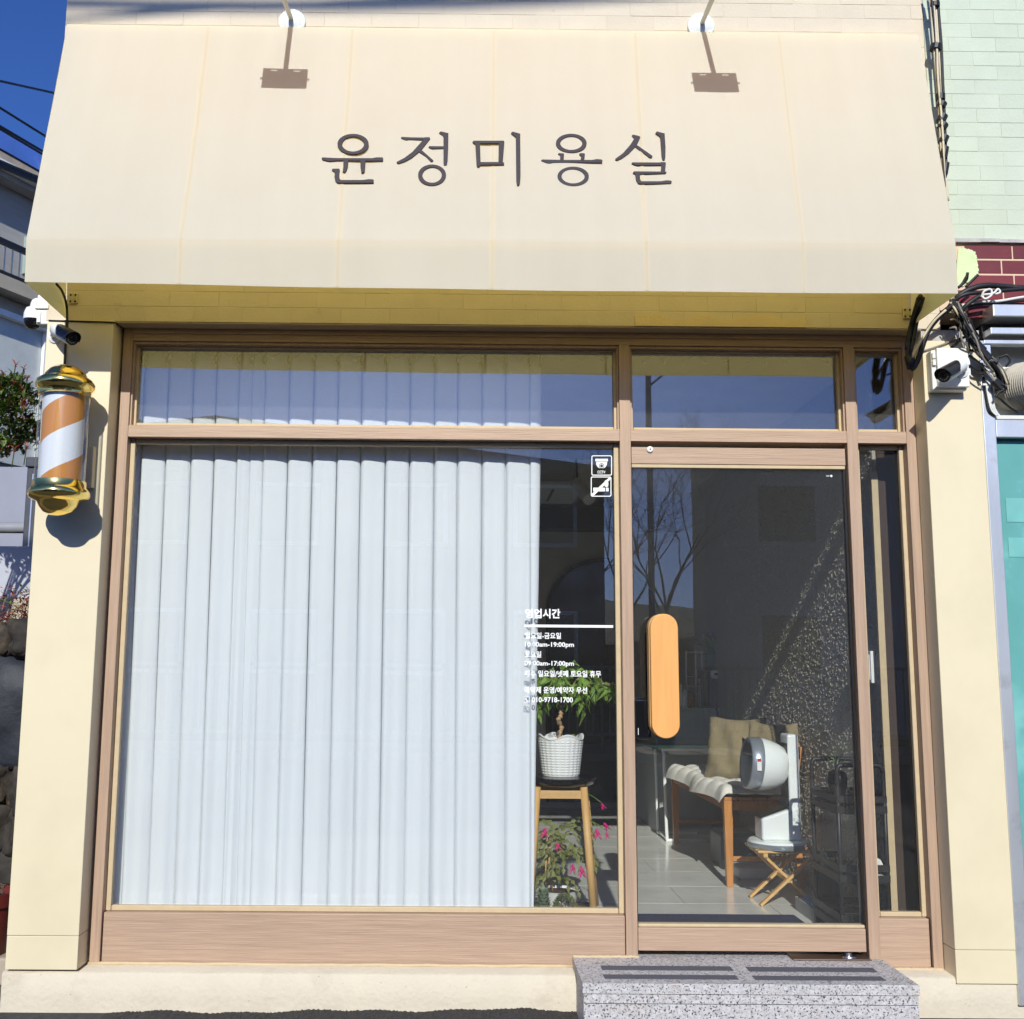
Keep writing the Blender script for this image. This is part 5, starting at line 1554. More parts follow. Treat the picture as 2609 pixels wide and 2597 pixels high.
jug('teal_pot', (A.x, 3.50, Bq.z + 0.004), [(0.055, 0), (0.062, 0.05), (0.072, 0.125), (0.066, 0.125), (0.06, 0.11)], mat('teal_glaze', s2l((52, 104, 96)), 0.3), 'teal pot holding a dark leafy plant on the back counter', 'pot')
mb = MB()
for k in range(90):
    a = rng.uniform(0, 6.28)
    mb.leaf((A.x + rng.uniform(-0.04, 0.04), 3.50 + rng.uniform(-0.04, 0.04), Bq.z + 0.13), (math.cos(a), math.sin(a), rng.uniform(0.4, 2.2)), (0, 0, 1), rng.uniform(0.08, 0.17), 0.04)
tag(mb.build('leafy_plant', LEAFG, fix=False), 'dark leafy plant in the teal pot on the back counter', 'plant')
vz = p(470, 245, 3.52)
jug('flower_vase', (vz.x, 3.54, 1.056), [(0.03, 0), (0.035, 0.08), (0.022, 0.16), (0.028, 0.20)], WHITEP, 'slim white vase of flowers behind the wire rack', 'vase')
mb = MB()
for k in range(12):
    e_ = Vector((vz.x + rng.uniform(-0.09, 0.09), 3.54 + rng.uniform(-0.05, 0.05), vz.z + rng.uniform(-0.01, 0.13)))
    mb.tube([(vz.x, 3.54, 1.25), e_], 0.002, 4)
    for q in range(12):
        d = Vector((rng.uniform(-1, 1), rng.uniform(-1, 1), rng.uniform(-0.6, 1)))
        mb.leaf(e_, d, (0, 0, 1), 0.024, 0.016)
tag(mb.build('flowers', mat('pale_pink_petal', s2l((206, 176, 172)), 0.7, var=0.4, vscale=20), fix=False), 'bunch of pale pink flowers above the wire rack', 'flowers')
for i, (x_, h_) in enumerate(((350, 0.16), (372, 0.13), (400, 0.11), (640, 0.12))):
    q = p(x_, 470, 3.36)
    jug('bottle', (q.x, 3.36, 1.0555), [(0.02, 0), (0.022, h_ * 0.6), (0.009, h_ * 0.75), (0.009, h_)], (WHITEP, WHITEP, mat('amber_bottle', s2l((120, 70, 40)), 0.25), mat('red_bottle', s2l((130, 40, 36)), 0.3))[i],
        ('tallest white bottle at the left of the back counter', 'second white bottle on the back counter', 'amber bottle before the wire rack on the back counter', 'red bottle at the right end of the back counter')[i], 'bottle')
cd = MB().tube(spline([p(530, 520, 3.30), p(560, 600, 3.29), p(565, 700, 3.29), p(555, 800, 3.29), p(572, 905, 3.29)], 6), 0.005, 7).build('power_cord', CAB_B, smooth=True)
tag(cd, 'black power cord hanging down the front of the back counter', 'cord')
# dark appliance box and white scales under the bench
o = MB().box(1.48, 1.70, 1.95, 2.25, 0.2023, 0.40).build('storage_box', BLACKP, bevel=0.02); tag(o, 'black box stored under the wooden bench', 'box')
o = MB().box(1.50, 1.69, 1.66, 1.86, 0.2023, 0.262).build('white_tray', WHITEP, bevel=0.015, seg=3); tag(o, 'white low tray on the floor under the bench', 'tray')
# arched niche on the back wall
ar = thing('arched_mirror', (1.155, 4.68, 0.2), 'tall dark arched mirror with thin rim on the back wall', 'mirror')
cx_, ra, sp_ = 1.155, 0.445, 1.775
outl = [(cx_ + ra, 0.25)] + [(cx_ + ra * math.cos(math.pi * k / 28), sp_ + ra * math.sin(math.pi * k / 28)) for k in range(29)] + [(cx_ - ra, 0.25)]
MB().prism([(x_, 4.672, z_) for x_, z_ in outl], (0, 0.02, 0)).build('mirror_sheet', mat('dark_mirror', (0.03, 0.03, 0.032), 0.12, metal=0.3), ar)
MB().tube([(x_, 4.665, z_) for x_, z_ in outl], 0.014, 8).build('rim', BLACKM, ar, smooth=True)
o = MB().box(-1.549, 1.814, 4.45, 4.69, 2.46, 2.64).build('ceiling_beam', mat('black_board', (0.02, 0.02, 0.022), 0.5)); struct(o)
# ceiling unit and spot
au = thing('ceiling_unit', (0.45, 3.0, 2.5), 'grey ceiling air conditioner panel seen through the window', 'air conditioner')
MB().box(0.10, 0.80, 2.62, 3.40, 2.50, 2.54).build('panel', mat('ac_grey', s2l((176, 178, 176)), 0.5), au, bevel=0.01)
MB().box(0.16, 0.74, 2.68, 3.34, 2.5405, 2.70).build('casing', mat('ac_grey', s2l((176, 178, 176)), 0.5), au)
for k in range(3):
    MB().box(0.25 + k * 0.17, 0.27 + k * 0.17, 2.75, 3.25, 2.4965, 2.4995).build('slot', BLACKP, au)
so = thing('spotlight', (0.84, 2.5, 2.6), 'white tube spotlight on a black ceiling track', 'spotlight')
A = at(1470, 1232, 2.5); Bq = at(1502, 1272, 2.35)
MB().lathe([(0.042, 0), (0.042, (Bq - A).length)], A, 20, (Bq - A)).build('tube', mat('spot_white', s2l((200, 200, 196)), 0.45), so)
MB().box(-0.2, 1.6, 2.49, 2.52, 2.66, 2.7195).build('track', BLACKM, so)
MB().tube([A, (A.x, 2.505, 2.665)], 0.008, 8).build('stem', BLACKM, so)

# ================================================================== NEIGHBOUR ON THE RIGHT
nb = thing('neighbour_shop', (3.4, 0.3, 0), 'neighbouring shop with mint painted brick, maroon tiles and aluminium front', 'building')
MINT = mat('mint_paint', dim((208, 216, 194), 0.84), 0.75, var=0.05, vscale=8, bump=0.5, bscale=90, dirt=(s2l((158, 168, 146)), 10, 0.64, 0.8, 0.45), rv=0.05)
NX1 = 5.2
ZL = at(2480, 617, 0.02).z
mw = MB().box(2.0125, NX1, 0.0196, 0.22, ZL, 4.75).build('mint_wall', MINT, nb)
lay(mw, 2.0135, 3.25, ZL + 0.012, 4.73, 0.018, brick_mesh('brick', BL, BH, 0.03, MINT), MINT, rng=random.Random(14))
ld_ = MB()
for i in range(40):
    xa = 2.04 + i * 0.079
    ld_.box(xa, xa + 0.0788, 0.002 + random.uniform(-0.002, 0.002), 0.05, ZL - 0.006 + random.uniform(-0.001, 0.001), ZL + 0.008 + random.uniform(-0.001, 0.002))
ld_.build('flashing', mat('grey_mortar', s2l((178, 174, 172)), 0.8, var=0.2, vscale=20, bump=1), nb)
tb0 = at(2480, 774, 0.02).z - 0.03
tw_ = MB().box(2.0125, NX1, 0.0222, 0.22, tb0, ZL - 0.006).build('tile_band', mat('cream_grout', s2l((214, 186, 160)), 0.85), nb)
MAR = mat('maroon_tile', s2l((116, 44, 44)), 0.35, var=0.12, vscale=12, spec=0.5, dirt=(s2l((140, 84, 80)), 12, 0.6, 0.8, 0.4), rv=0.25)
z_ = ZL - 0.008
r = 0
mtile = brick_mesh('wall_tile', BL - 0.0045, BH - 0.004, 0.012, MAR)
while z_ > tb0 + 0.02:
    lay(tw_, 2.0135 + (0.07 if r % 2 else 0.12), 3.25, z_ - BH, z_ - 0.003, 0.0195, mtile, MAR, name='wall_tile')
    z_ -= BQ; r += 1
pt = [(2440, 634), (2452, 631), (2470, 636), (2484, 641), (2488, 650), (2490, 668), (2493, 690), (2490, 706), (2478, 716), (2462, 722), (2455, 728), (2436, 730)]
rng = random.Random(15)
pj = []
for i in range(len(pt)):
    a, b = pt[i], pt[(i + 1) % len(pt)]
    for q in range(5):
        pj.append((a[0] + (b[0] - a[0]) * q / 5 + rng.uniform(-1.6, 1.6), a[1] + (b[1] - a[1]) * q / 5 + rng.uniform(-1.6, 1.6)))
MB().prism([at(x_, y_, 0.0165) for x_, y_ in pj], (0, 0.004, 0)).build('paint_patch', mat('lime_paint', s2l((204, 216, 166)), 0.7, var=0.12, vscale=20, bump=0.8), nb)
# aluminium shutter housing and shopfront
zA = lambda y_, Y: at(2530, y_, Y).z
xp0, xp1 = at(2508, 1120, -0.01).x, at(2539, 1120, -0.01).x
MB().box(2.19, NX1, -0.075, 0.20, zA(806, -0.075), zA(775, -0.075)).build('shutter_housing', ALU, nb, bevel=0.004)
MB().box(2.19, NX1, 0.03, 0.20, zA(860, 0.03), zA(806, -0.075) - 0.002).build('housing_back', mat('dark_soffit', s2l((60, 54, 50)), 0.7, var=0.2), nb)
MB().box(2.19, NX1, -0.045, 0.028, zA(851, -0.045), zA(834, -0.045)).build('guide_rail', ALU, nb, bevel=0.003)
MB().box(xp0 + 0.02, NX1, -0.02, 0.028, zA(876, -0.02), zA(866, -0.02)).build('guide_rail', ALU, nb, bevel=0.002)
MB().box(xp0, xp1, -0.012, 0.12, 0.05, zA(868, -0.012)).build('post', ALU, nb, bevel=0.003)
MB().box(xp1 + 0.001, NX1, 0.10, 0.22, zA(1068, 0.0), zA(862, 0.03)).build('vent_panel', mat('white_board', s2l((216, 216, 210)), 0.6, var=0.06, bump=0.3), nb)
MB().box(xp1 + 0.001, NX1, -0.004, 0.0995, zA(1068, -0.004), zA(1058, -0.004)).build('vent_sill', mat('white_board', s2l((216, 216, 210)), 0.6), nb, bevel=0.002)
MB().box(xp1 + 0.001, NX1, -0.010, 0.12, zA(1114, -0.010), zA(1069, -0.010)).build('head_rail', ALU, nb, bevel=0.003)
MB().box(xp1 + 0.001, NX1, 0.03, 0.036, 0.25, zA(1114, 0.0) - 0.001).build('window_pane', mat('teal_film_glass', s2l((104, 166, 162)), 0.12, var=0.1, vscale=3, spec=0.6, dirt=(s2l((150, 206, 200)), 3, 0.5, 0.7, 0.6)), nb)
for (x_, y_, w, h_) in ((2582, 1300, 0.10, 0.05), (2592, 1395, 0.12, 0.04)):
    q = at(x_, y_, 0.028)
    MB().box(q.x - w * 0.3, q.x + w, 0.0275, 0.0295, q.z - h_, q.z + h_).build('taped_sheet', mat('pale_teal_tape', s2l((120, 184, 178)), 0.3, var=0.12), nb, bevel=0.0008)
MB().box(xp1 + 0.001, NX1, 0.0, 0.12, 0.02, 0.25).build('kick_plate', ALU, nb, bevel=0.003)
MB().box(2.19, NX1, 0.22, 4.5, 0.0, 4.75).build('core', mat('neighbour_render', s2l((180, 176, 168)), 0.8), nb)
# exhaust duct
du = thing('exhaust_duct', at(2600, 985, 0.05), 'grey ribbed round exhaust duct poking out beside the cables', 'duct')
ax = Vector((0.32, -1, -0.06)).normalized()
c = at(2612, 985, 0.03)
prof = []
for k in range(14):
    prof += [(0.100 - 0.0006 * k, -0.02 + k * 0.011), (0.1035 - 0.0006 * k, -0.014 + k * 0.011)]
o = MB().lathe([(0.05, -0.02)] + prof + [(0.094, 0.140), (0.088, 0.136), (0.084, 0.07), (0.02, 0.068)], c, 36, ax).build('hose', mat('grey_duct', s2l((186, 178, 162)), 0.6, var=0.15, vscale=20), du); smooth_by_angle(o, 30)
o = MB().lathe([(0.096, 0.136), (0.101, 0.144), (0.097, 0.152), (0.090, 0.144)], c, 36, ax).build('rim', WHITEP, du); smooth_by_angle(o, 60)
sd = ax.cross(Vector((0, 0, 1))).normalized(); up = sd.cross(ax)
for k in range(5):
    a = k * 2 * math.pi / 5
    d = sd * math.cos(a) + up * math.sin(a); e_ = sd * -math.sin(a) + up * math.cos(a)
    b0_ = c + ax * 0.10
    MB().prism([b0_ + d * 0.015, b0_ + d * 0.078 - e_ * 0.012 + ax * 0.01, b0_ + d * 0.078 + e_ * 0.022 - ax * 0.01, b0_ + d * 0.02 + e_ * 0.012], ax * 0.003).build('fan_blade', mat('fan_grey', s2l((150, 146, 138)), 0.5), du)
MB().bar(c + ax * 0.145 - sd * 0.09, c + ax * 0.145 + sd * 0.09, 0.004, 0.012).build('guard_bar', WHITEP, du)
mb = MB().tube([c + ax * -0.02, c + ax * -0.10], 0.094, 20)
mb.build('sleeve', mat('grey_duct', s2l((186, 178, 162)), 0.6), du, smooth=False)

# ================================================================== LEFT SIDE: ALLEY AND HOUSE
rng = random.Random(55)
nh = thing('neighbour_house', (-4.9, 7, 0), 'grey neighbouring house with blue roof edge and balcony railing, seen past the left pillar', 'house')
DH = Vector((0.42, 0.9075, 0)); NH = Vector((0.9075, -0.42, 0))      # along the wall, and out of it
H0 = Vector((-4.92, 7.0, 0))
def hz(y_): return at(2, y_, 7.0).z
def slab(t0, t1, o0, o1, z0, z1):
    P = lambda t, o_: H0 + DH * t + NH * o_
    q = [P(t0, o0), P(t1, o0), P(t1, o1), P(t0, o1)]
    return MB().hexa([v + Vector((0, 0, z0)) for v in q], [v + Vector((0, 0, z1)) for v in q])
HG = mat('house_grey', s2l((172, 170, 166)), 0.8, var=0.1, vscale=4, stretch=(1, 1, 6), bump=0.4)
slab(-5, 6, -5, 0, 0, hz(470)).build('wall', HG, nh)
rf = slab(-5, 6.2, -5.2, 0.25, hz(448), hz(395)).build('roof', mat('blue_roof', s2l((84, 124, 206)), 0.55, var=0.15, vscale=2, dirt=(s2l((130, 160, 210)), 2, 0.6, 0.75, 0.6)), nh)
slab(-5, 6.2, -5.2, 0.28, hz(470), hz(449)).build('eave_board', mat('concrete_edge', s2l((176, 162, 146)), 0.8, var=0.2), rf)
slab(-5, 6.2, 0.10, 0.32, hz(484), hz(471)).build('gutter', WHITEM, rf)
slab(-5, 6.2, 0.02, 0.20, hz(496), hz(485)).build('fascia', HG, rf)
lv = slab(0.10, 0.55, 0.002, 0.05, hz(690), hz(595)).build('louvre_vent', mat('louvre_green', s2l((150, 166, 160)), 0.6), nh)
for k in range(11):
    z_ = hz(684) + k * (hz(605) - hz(684)) / 11
    slab(0.14, 0.51, 0.052, 0.066, z_, z_ + 0.018).build('slat', mat('louvre_green', s2l((150, 166, 160)), 0.6), lv)
bl_ = slab(-5, 6, 0.0, 0.32, hz(775), hz(742)).build('balcony', mat('beige_concrete', s2l((176, 166, 148)), 0.8, var=0.12, bump=0.5), nh)
slab(-5, 6, 0.26, 0.31, hz(668), hz(655)).build('railing', BLACKM, bl_)
slab(-5, 6, 0.27, 0.30, hz(738), hz(731)).build('railing', BLACKM, bl_)
for k in range(34):
    slab(-1.2 + k * 0.1, -1.188 + k * 0.1, 0.28, 0.292, hz(731), hz(668)).build('baluster', STEEL, bl_)
slab(-5, 6, 0.0, 0.10, hz(808), hz(776)).build('lintel', mat('beige_concrete', s2l((176, 166, 148)), 0.8), nh)
slab(-5, 6, 0.0, 0.14, hz(822), hz(808)).build('canopy_trim', WHITEM, nh)
wd = slab(-2, 0.62, 0.01, 0.05, hz(1180), hz(822)).build('window', mat('dusty_glass', s2l((192, 196, 192)), 0.5, var=0.1), nh)
slab(0.40, 0.50, 0.055, 0.10, hz(1180), hz(822)).build('window_frame', WHITEM, wd)
slab(0.50, 1.4, 0.055, 0.07, hz(1180), hz(822)).build('shutter', mat('dark_green_glass', s2l((44, 60, 62)), 0.2), wd)
# street wires far left
for i, (a, b) in enumerate((((-40, 198), (150, 240)), ((-40, 250), (160, 375)), ((-40, 298), (150, 410)), ((-40, 305), (150, 418)), ((-40, 358), (150, 465)), ((-40, 398), (150, 478)), ((-40, 405), (150, 484)))):
    P0, P1 = at(a[0], a[1], 5.0), at(b[0], b[1], 6.4)
    d = (P1 - P0)
    o = MB().tube([P0 - d * 6 + Vector((0, 0, 0.6)), P0, P1, P1 + d * 6 + Vector((0, 0, 0.6))], 0.012 if i < 5 else 0.028, 6).build('overhead_wire', CAB_B)
    tag(o, ('topmost thin wire crossing the blue sky at the left edge', 'second wire down crossing the sky at the left edge', 'upper wire of the close pair at the left edge', 'lower wire of the close pair at the left edge',
            'wire just above the blue roof edge', 'upper thick cable along the blue roof edge', 'lower thick cable along the blue roof edge')[i], 'wire', 'wires at the left edge')
# terrace with retaining rocks
TZ = at(60, 1592, 1.3).z
tc = struct(MB().box(-7, -1.95, 1.25, 40, 0, TZ).build('terrace', mat('terrace_soil', s2l((104, 88, 68)), 0.95, var=0.3, vscale=8, bump=2, bscale=40)))
rw = thing('rock_wall', (-2.5, 1.2, 0), 'rock retaining wall left of the shop, colour darkened for shade', 'rock wall')
ROCK = mat('shade_darkened_rock', s2l((54, 49, 44)), 0.85, var=0.4, vscale=10, bump=3.0, bscale=25, dirt=(s2l((120, 100, 76)), 4, 0.5, 0.7, 0.6))  # both rock colours darkened to stand in for shade over the wall
ROCKS = mat('slate_boulder', s2l((40, 43, 51)), 0.6, var=0.25, vscale=6, bump=1.5, bscale=30)
from mathutils import noise as mnoise
def rock(c, r, big):
    bm = bmesh.new()
    bmesh.ops.create_icosphere(bm, subdivisions=4, radius=1.0)
    sd_ = Vector((rng.uniform(0, 50), rng.uniform(0, 50), rng.uniform(0, 50)))
    mb = MB()
    for v in bm.verts:
        p_ = v.co.copy()
        k_ = 1 + (0.22 if big else 0.34) * mnoise.noise(p_ * 1.3 + sd_) + (0.06 if big else 0.16) * mnoise.noise(p_ * 3.7 + sd_) + (0.03 if big else 0.08) * mnoise.noise(p_ * 9 + sd_) + (0.012 if big else 0.04) * mnoise.noise(p_ * 21 + sd_)
        q_ = Vector([math.copysign(abs(a) ** 0.8, a) for a in p_]) * k_
        mb.v.append((c[0] + q_.x * r[0], c[1] + q_.y * r[1], c[2] + q_.z * r[2]))
    mb.f = [tuple(v.index for v in f.verts) for f in bm.faces]
    bm.free()
    return mb
MB().box(-4.5, -1.98, 1.18, 1.26, 0, TZ - 0.03).build('backing', SOIL, rw)
z_ = 0.0
row = 0
for (zc, hh, ws) in ((0.10, 0.13, 0.20), (0.30, 0.12, 0.17), (0.50, 0.13, 0.21), (0.72, 0.13, 0.16), (1.08, 0.27, 0.42), (1.42, 0.10, 0.24)):
    x_ = -2.02 - (row % 2) * 0.05
    while x_ > -4.2:
        w = ws * rng.uniform(0.8, 1.2)
        rock((x_ - w / 2, 1.17, zc + rng.uniform(-0.02, 0.02)), (w * 0.60, 0.15, hh * 1.12), hh > 0.2).build('rock', ROCKS if hh > 0.2 else ROCK, rw, smooth=True)
        x_ -= w * 0.96
    row += 1
# shrub on the terrace
sc = at(30, 1065, 2.0)
sh = thing('red_tip_shrub', (sc.x, 2.0, TZ), 'glossy dark green shrub with red young leaves left of the barber pole', 'shrub')
mb = MB()
for k in range(9):
    e_ = sc + Vector((rng.uniform(-0.35, 0.12), rng.uniform(-0.2, 0.2), rng.uniform(-0.15, 0.28)))
    mb.tube(spline([(sc.x - 0.55, 2.0, TZ - 0.03), (sc.x - 0.42 + rng.uniform(-0.08, 0.08), 2.0, (TZ + e_.z) / 2), e_], 5), [0.014 - 0.001 * q for q in range(11)], 5)
mb.build('trunk', mat('dark_bark', s2l((84, 70, 58)), 0.9), sh, smooth=True)
mb, mr_ = MB(), MB()
for k in range(3600):
    d = Vector((rng.gauss(0, 1), rng.gauss(0, 1), rng.gauss(0, 1))).normalized()
    rr = rng.uniform(0.55, 1.0)
    p_ = sc + Vector((d.x * 0.36 - 0.19, d.y * 0.28, d.z * 0.31)) * rr
    cl = mnoise.noise(p_ * 7.0)
    if cl < -0.25: continue
    p_ += Vector((mnoise.noise(p_ * 5 + Vector((9, 0, 0))), 0, mnoise.noise(p_ * 5 + Vector((0, 9, 0))))) * 0.10
    out = Vector((d.x, d.y, abs(d.z) * 0.5 + 0.6))
    a = rng.uniform(0, 6.28)
    (mr_ if rng.random() < 0.07 else mb).leaf(p_, out + Vector((math.cos(a), math.sin(a), rng.uniform(-0.5, 0.8))), (0, -0.3, 1), rng.uniform(0.042, 0.07), rng.uniform(0.02, 0.03), 0.15, 0.15)
for (x_, y_) in ((40, 928), (60, 940), (8, 950), (35, 972), (70, 962), (58, 1022), (62, 1036), (68, 1138), (37, 1145)):
    q = at(x_, y_, 1.85)
    for k in range(6):
        a = k * 1.05 + rng.uniform(-0.4, 0.4)
        mr_.leaf(q + Vector((0, 0, -0.012 * (k % 3))), (math.cos(a) * rng.uniform(0.4, 1), math.sin(a) * 0.7, rng.uniform(0.2, 1.3)), (0, -0.5, 1), rng.uniform(0.025, 0.045), 0.014, 0.15, 0.1)
    mb.tube([q, q + Vector((-0.03, 0.05, -0.10))], 0.003, 4)
mb.build('crown', LEAFD, sh, fix=False)
mr_.build('young_leaves', mat('red_leaf', s2l((156, 84, 62)), 0.45, var=0.5, vscale=14, transl=(s2l((190, 70, 60)), 0.25)), sh, fix=False)
# low white wall, gate post, pipe rail, back wall
lw = MB().box(-6.5, at(116, 1450, 3.0).x + 0.25, 3.0, 3.12, at(60, 1525, 3.0).z, at(60, 1392, 3.0).z).build('low_wall', mat('pale_board', s2l((176, 178, 186)), 0.6, var=0.06), bevel=0.006)
tag(lw, 'low pale grey wall with leaf shadows left of the pillar', 'wall')
o = MB().box(-6.5, -2.4, 2.98, 3.14, TZ - 0.02, at(60, 1525, 3.0).z - 0.002).build('kerb_stone', mat('concrete_edge', s2l((150, 144, 136)), 0.8), bevel=0.01)
tag(o, 'concrete kerb under the low pale wall', 'kerb')
gp = thing('gate_post', at(78, 1395, 3.8), 'dark grey metal gate post behind the shrub', 'post')
A, Bq = at(56, 1392, 3.8), at(118, 1192, 3.8)
MB().box(A.x, Bq.x + 0.1, 3.8, 3.9, TZ - 0.02, Bq.z).build('post', mat('charcoal_steel', s2l((72, 74, 80)), 0.45, metal=0.3, var=0.15), gp, bevel=0.006)
MB().box(A.x - 0.01, Bq.x + 0.12, 3.78, 3.92, Bq.z + 0.001, Bq.z + 0.08).build('cap', mat('charcoal_steel', s2l((72, 74, 80)), 0.45), gp, bevel=0.01)
MB().box(A.x + 0.045, A.x + 0.055, 3.795, 3.7995, TZ, Bq.z - 0.05).build('edge_trim', STEEL, gp)
o = MB().tube([(-7, 4.3, at(20, 1345, 4.3).z), (-2.4, 4.3, at(20, 1345, 4.3).z)], 0.045, 14).build('pipe_rail', mat('grey_pipe', s2l((150, 152, 158)), 0.4), smooth=True)
tag(o, 'grey horizontal pipe rail behind the low wall', 'rail')
o = MB().box(-8, -2.2, 5.2, 5.35, TZ - 0.02, at(30, 1190, 5.2).z).build('yard_wall', mat('lavender_grey', s2l((142, 144, 158)), 0.75, var=0.06)); tag(o, 'plain lavender grey yard wall behind the shrub', 'wall')
# red-leaved nandina bed
for i, (x_, y_, lab) in enumerate(((20, 1560, 'red-leaved low plant at the left edge above the rocks'), (75, 1548, 'red-leaved low plant beside the pillar above the rocks'))):
    q = at(x_, y_, 1.7)
    mb = MB()
    t = thing('nandina', (q.x, 1.7, TZ), lab, 'plant', 'red-leaved plants above the rocks')
    for k in range(260):
        p_ = q + Vector((rng.uniform(-0.13, 0.13), rng.uniform(-0.1, 0.1), rng.uniform(-0.10, 0.11)))
        a = rng.uniform(0, 6.28)
        mb.leaf(p_, (math.cos(a), math.sin(a), rng.uniform(0, 1)), (0, -0.2, 1), 0.04, 0.013, 0.15, 0.15)
    mb.build('foliage', mat('nandina_leaf', s2l((150, 62, 54)), 0.5, var=0.6, vscale=12, specks=(s2l((104, 120, 62)), 14, 0.5, 0.58)), t, fix=False)
    mb = MB()
    for k in range(12):
        mb.tube([(q.x + rng.uniform(-0.1, 0.1), 1.7, TZ - 0.02), q + Vector((rng.uniform(-0.1, 0.1), 0, rng.uniform(-0.08, 0.05)))], 0.003, 4)
    mb.build('stems', mat('dry_stem', s2l((128, 100, 64)), 0.9), t)
mb = MB()
for k in range(500):
    a = rng.uniform(0, 6.28)
    mb.leaf((rng.uniform(-2.9, -2.0), rng.uniform(1.3, 1.7), TZ - 0.01), (math.cos(a), math.sin(a), rng.uniform(0.3, 1.5)), (0, 0, 1), rng.uniform(0.03, 0.08), 0.006)
o = mb.build('dry_grass', mat('dry_straw', s2l((168, 134, 84)), 0.9, var=0.4, vscale=20), fix=False)
tag(o, 'dry yellow grass along the terrace edge', 'grass', kind='stuff')
# dark red tubs by the pillar foot
tbq = at(0, 2290, 0.42)
rt = thing('plant_tub', (tbq.x - 0.12, 0.42, 0), 'dark red plastic plant tub on the ground left of the pillar', 'tub')
TUB = mat('dark_red_plastic', s2l((104, 40, 34)), 0.4, var=0.15)
zt_ = at(10, 2270, 0.42).z
o = MB().lathe([(0.12, -zt_ + 0.001), (0.155, -0.06), (0.165, -0.055), (0.170, 0.0), (0.160, 0.0), (0.150, -0.04)], (tbq.x - 0.10, 0.42, zt_), 32).build('tub', TUB, rt); smooth_by_angle(o, 40)
MB().lathe([(0.149, 0), (0.14, 0.012)], (tbq.x - 0.10, 0.42, zt_ - 0.045), 24).build('soil', SOIL, rt)
mb = MB()
for k in range(14):
    mb.tube(spline([(tbq.x - 0.10 + rng.uniform(-0.1, 0.1), 0.42 + rng.uniform(-0.08, 0.08), zt_ - 0.03), (tbq.x - 0.08 + rng.uniform(-0.1, 0.12), 0.40, zt_ + 0.03), (tbq.x - 0.06 + rng.uniform(-0.1, 0.12), 0.36, zt_ + rng.uniform(-0.01, 0.03))], 3), 0.005, 5)
mb.build('dead_vines', mat('dark_bark', s2l((84, 70, 58)), 0.9), rt, smooth=True)
o = MB().box(-1.95, -1.775, 0.35, 0.95, 0.0, 0.11).build('concrete_block', mat('concrete_edge', s2l((150, 144, 136)), 0.8), bevel=0.01); tag(o, 'low concrete block at the foot of the left pillar', 'block')

# ================================================================== ACROSS THE STREET (seen mirrored in the glass)
rng = random.Random(99)
hill = MB()
nx, ny = 40, 12
for j in range(ny + 1):
    for i in range(nx + 1):
        x_ = -60 + 120 * i / nx; y_ = -13.2 - 30 * j / ny
        hill.v.append((x_, y_, 1.25 + 0.5 * math.sin(x_ * 0.3) + 2.6 * (j / ny) + rng.uniform(-0.15, 0.15) if j else 0.0))
for j in range(ny):
    for i in range(nx):
        a = j * (nx + 1) + i
        hill.f.append((a, a + 1, a + nx + 2, a + nx + 1))
struct(hill.build('hill', mat('hill_scrub', s2l((86, 84, 58)), 0.95, var=0.4, vscale=1.5, bump=3, bscale=6)))
def house(x0, x1, y0, y1, hw, hr, mw, mr2, label):
    t = thing('house_across_street', ((x0 + x1) / 2, y0, 0), label, 'house')
    MB().box(x0, x1, y0, y1, 0, hw).build('wall', mw, t)
    ym = (y0 + y1) / 2
    if hr > 0:
        MB().add([(x0 - 0.4, y0 - 0.4, hw + 0.002), (x1 + 0.4, y0 - 0.4, hw + 0.002), (x1 + 0.4, y1 + 0.4, hw + 0.002), (x0 - 0.4, y1 + 0.4, hw + 0.002), ((x0 + x1) / 2, y0 - 0.4, hw + hr), ((x0 + x1) / 2, y1 + 0.4, hw + hr)],
                 [(0, 3, 2, 1), (0, 1, 4), (2, 3, 5), (1, 2, 5, 4), (3, 0, 4, 5)]).build('roof', mr2, t)
    else:
        MB().box(x0 - 0.15, x1 + 0.15, y0 - 0.15, y1 + 0.15, hw + 0.002, hw + 0.25).build('roof', mr2, t)
    nw = max(2, int((x1 - x0) / 2.2))
    for k in range(nw):
        xa = x0 + (k + 0.3) * (x1 - x0) / nw
        for zz in ((1.2,) if hw < 3.6 else (1.2, 3.4)):
            w = MB().box(xa, xa + 1.1, y1, y1 + 0.04, zz, zz + 1.1).build('window', WHITEM, t)
            MB().box(xa + 0.07, xa + 1.03, y1 + 0.041, y1 + 0.05, zz + 0.07, zz + 1.03).build('pane', mat('far_pane', (0.03, 0.035, 0.04), 0.1), w)
BR = mat('far_brick', s2l((120, 92, 78)), 0.85, var=0.15, vscale=3)
CO = mat('far_concrete', s2l((222, 219, 210)), 0.85, var=0.1, vscale=1)
house(4.1, 12.5, -14.6, -13.6, 5.0, 0, CO, CO, 'grey flat-roofed building across the street mirrored in the door glass')
house(-11.0, 2.45, -15.5, -14.0, 4.7, 0.9, BR, mat('far_roof', s2l((74, 76, 82)), 0.7), 'gable-roofed house across the street mirrored in the window')
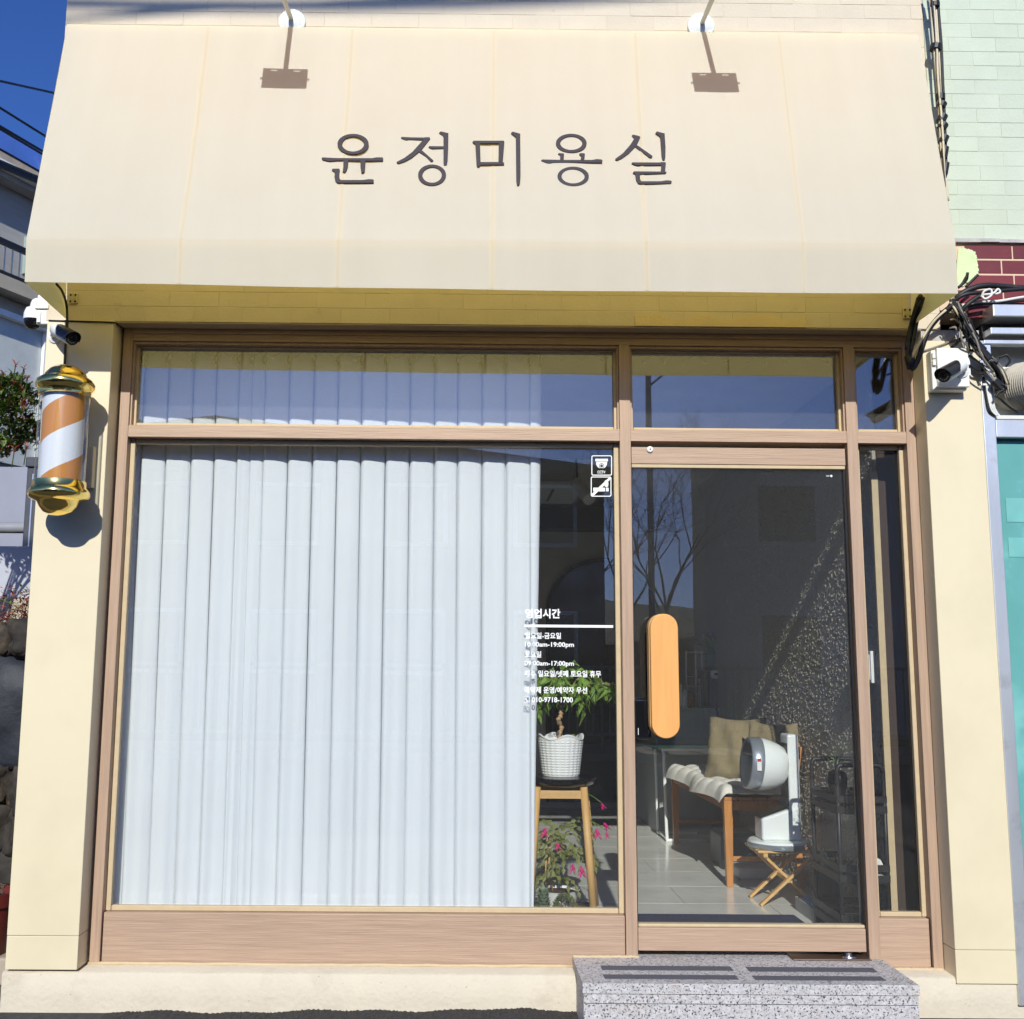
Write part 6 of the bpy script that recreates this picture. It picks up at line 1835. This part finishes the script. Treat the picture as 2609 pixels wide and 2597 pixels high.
def bare_tree(x, y, h, seed, label):
    r_ = random.Random(seed)
    t = thing('bare_tree', (x, y, 1.0), label, 'tree', 'bare trees across the street')
    tr, br = MB(), MB()
    def grow(p, d, ln, rad, lev):
        e_ = p + d * ln
        mid = p.lerp(e_, 0.5) + Vector((r_.uniform(-1, 1), r_.uniform(-1, 1), r_.uniform(-0.4, 0.4))) * ln * 0.06
        (tr if lev < 2 else br).tube([p, mid, e_], [rad, rad * 0.85, rad * 0.68], 5 if lev < 3 else 3, cap=False)
        if lev >= 6: return
        for k in range(3 if lev < 1 else r_.choice((2, 3, 3) if lev < 5 else (2, 2, 3))):
            nd = (d + Vector((r_.uniform(-1, 1), r_.uniform(-1, 1), r_.uniform(-0.25, 0.5))) * (0.72 + 0.05 * lev)).normalized()
            grow(e_, nd, ln * r_.uniform(0.62, 0.84), rad * 0.60, lev + 1)
    grow(Vector((x, y, 0.8)), Vector((r_.uniform(-0.1, 0.1), 0, 1)).normalized(), h * 0.30, h * 0.0075, 0)
    tr.build('trunk', mat('grey_bark', s2l((72, 64, 56)), 0.9), t, smooth=True, fix=False)
    br.build('crown', mat('grey_bark', s2l((72, 64, 56)), 0.9), t, smooth=True, fix=False)
bare_tree(2.75, -13.6, 4.7, 5, 'leftmost bare tree mirrored in the door glass')
bare_tree(3.75, -14.8, 5.2, 8, 'bare tree mirrored next to the grey building edge')
bare_tree(2.2, -15.2, 4.8, 12, 'bare tree mirrored behind the door mullion')
bare_tree(3.35, -13.4, 4.4, 17, 'small bare tree mirrored in front of the grey building')
fe = thing('street_railing', (3, -11.4, 0), 'thin metal street railing mirrored low in the door glass', 'railing')
for z_ in (0.35, 1.33):
    MB().box(-6, 12, -11.42, -11.38, z_, z_ + 0.05).build('rail', mat('railing_grey', s2l((150, 150, 146)), 0.5), fe)
pk = MB().box(0, 0.022, -0.011, 0.011, 0, 0.978)
pkm = bpy.data.meshes.new('picket'); pkm.from_pydata(pk.v, [], pk.f); pkm.materials.append(mat('railing_grey', s2l((150, 150, 146)), 0.5))
for k in range(150):
    put('picket', pkm, (-6 + 0.12 * k, -11.4, 0.3515), fe)
for k in range(10):
    MB().box(-6 + 2 * k + 0.04, -5.92 + 2 * k, -11.44, -11.4225, 0, 1.42).build('post', mat('railing_grey', s2l((150, 150, 146)), 0.5), fe)
kb = struct(MB().box(-60, 60, -13.2, -11.2, 0, 0.12).build('kerb', mat('concrete_edge', s2l((150, 144, 136)), 0.8)))
up_ = thing('utility_pole', (6.6, -12.0, 0), 'slim pole with antenna mirrored in the transom over the door', 'pole')
MB().tube([(2.95, -12.2, 0.1), (2.95, -12.2, 6.3)], 0.05, 10).build('mast', mat('railing_grey', s2l((150, 150, 146)), 0.5), up_, smooth=True)
for z_, s_ in ((6.05, 0.25), (5.8, 0.3)):
    MB().tube([(2.95, -12.2, z_), (2.95 + s_, -12.2, z_ + 0.25)], 0.02, 6).build('antenna_arm', STEEL, up_, smooth=True)
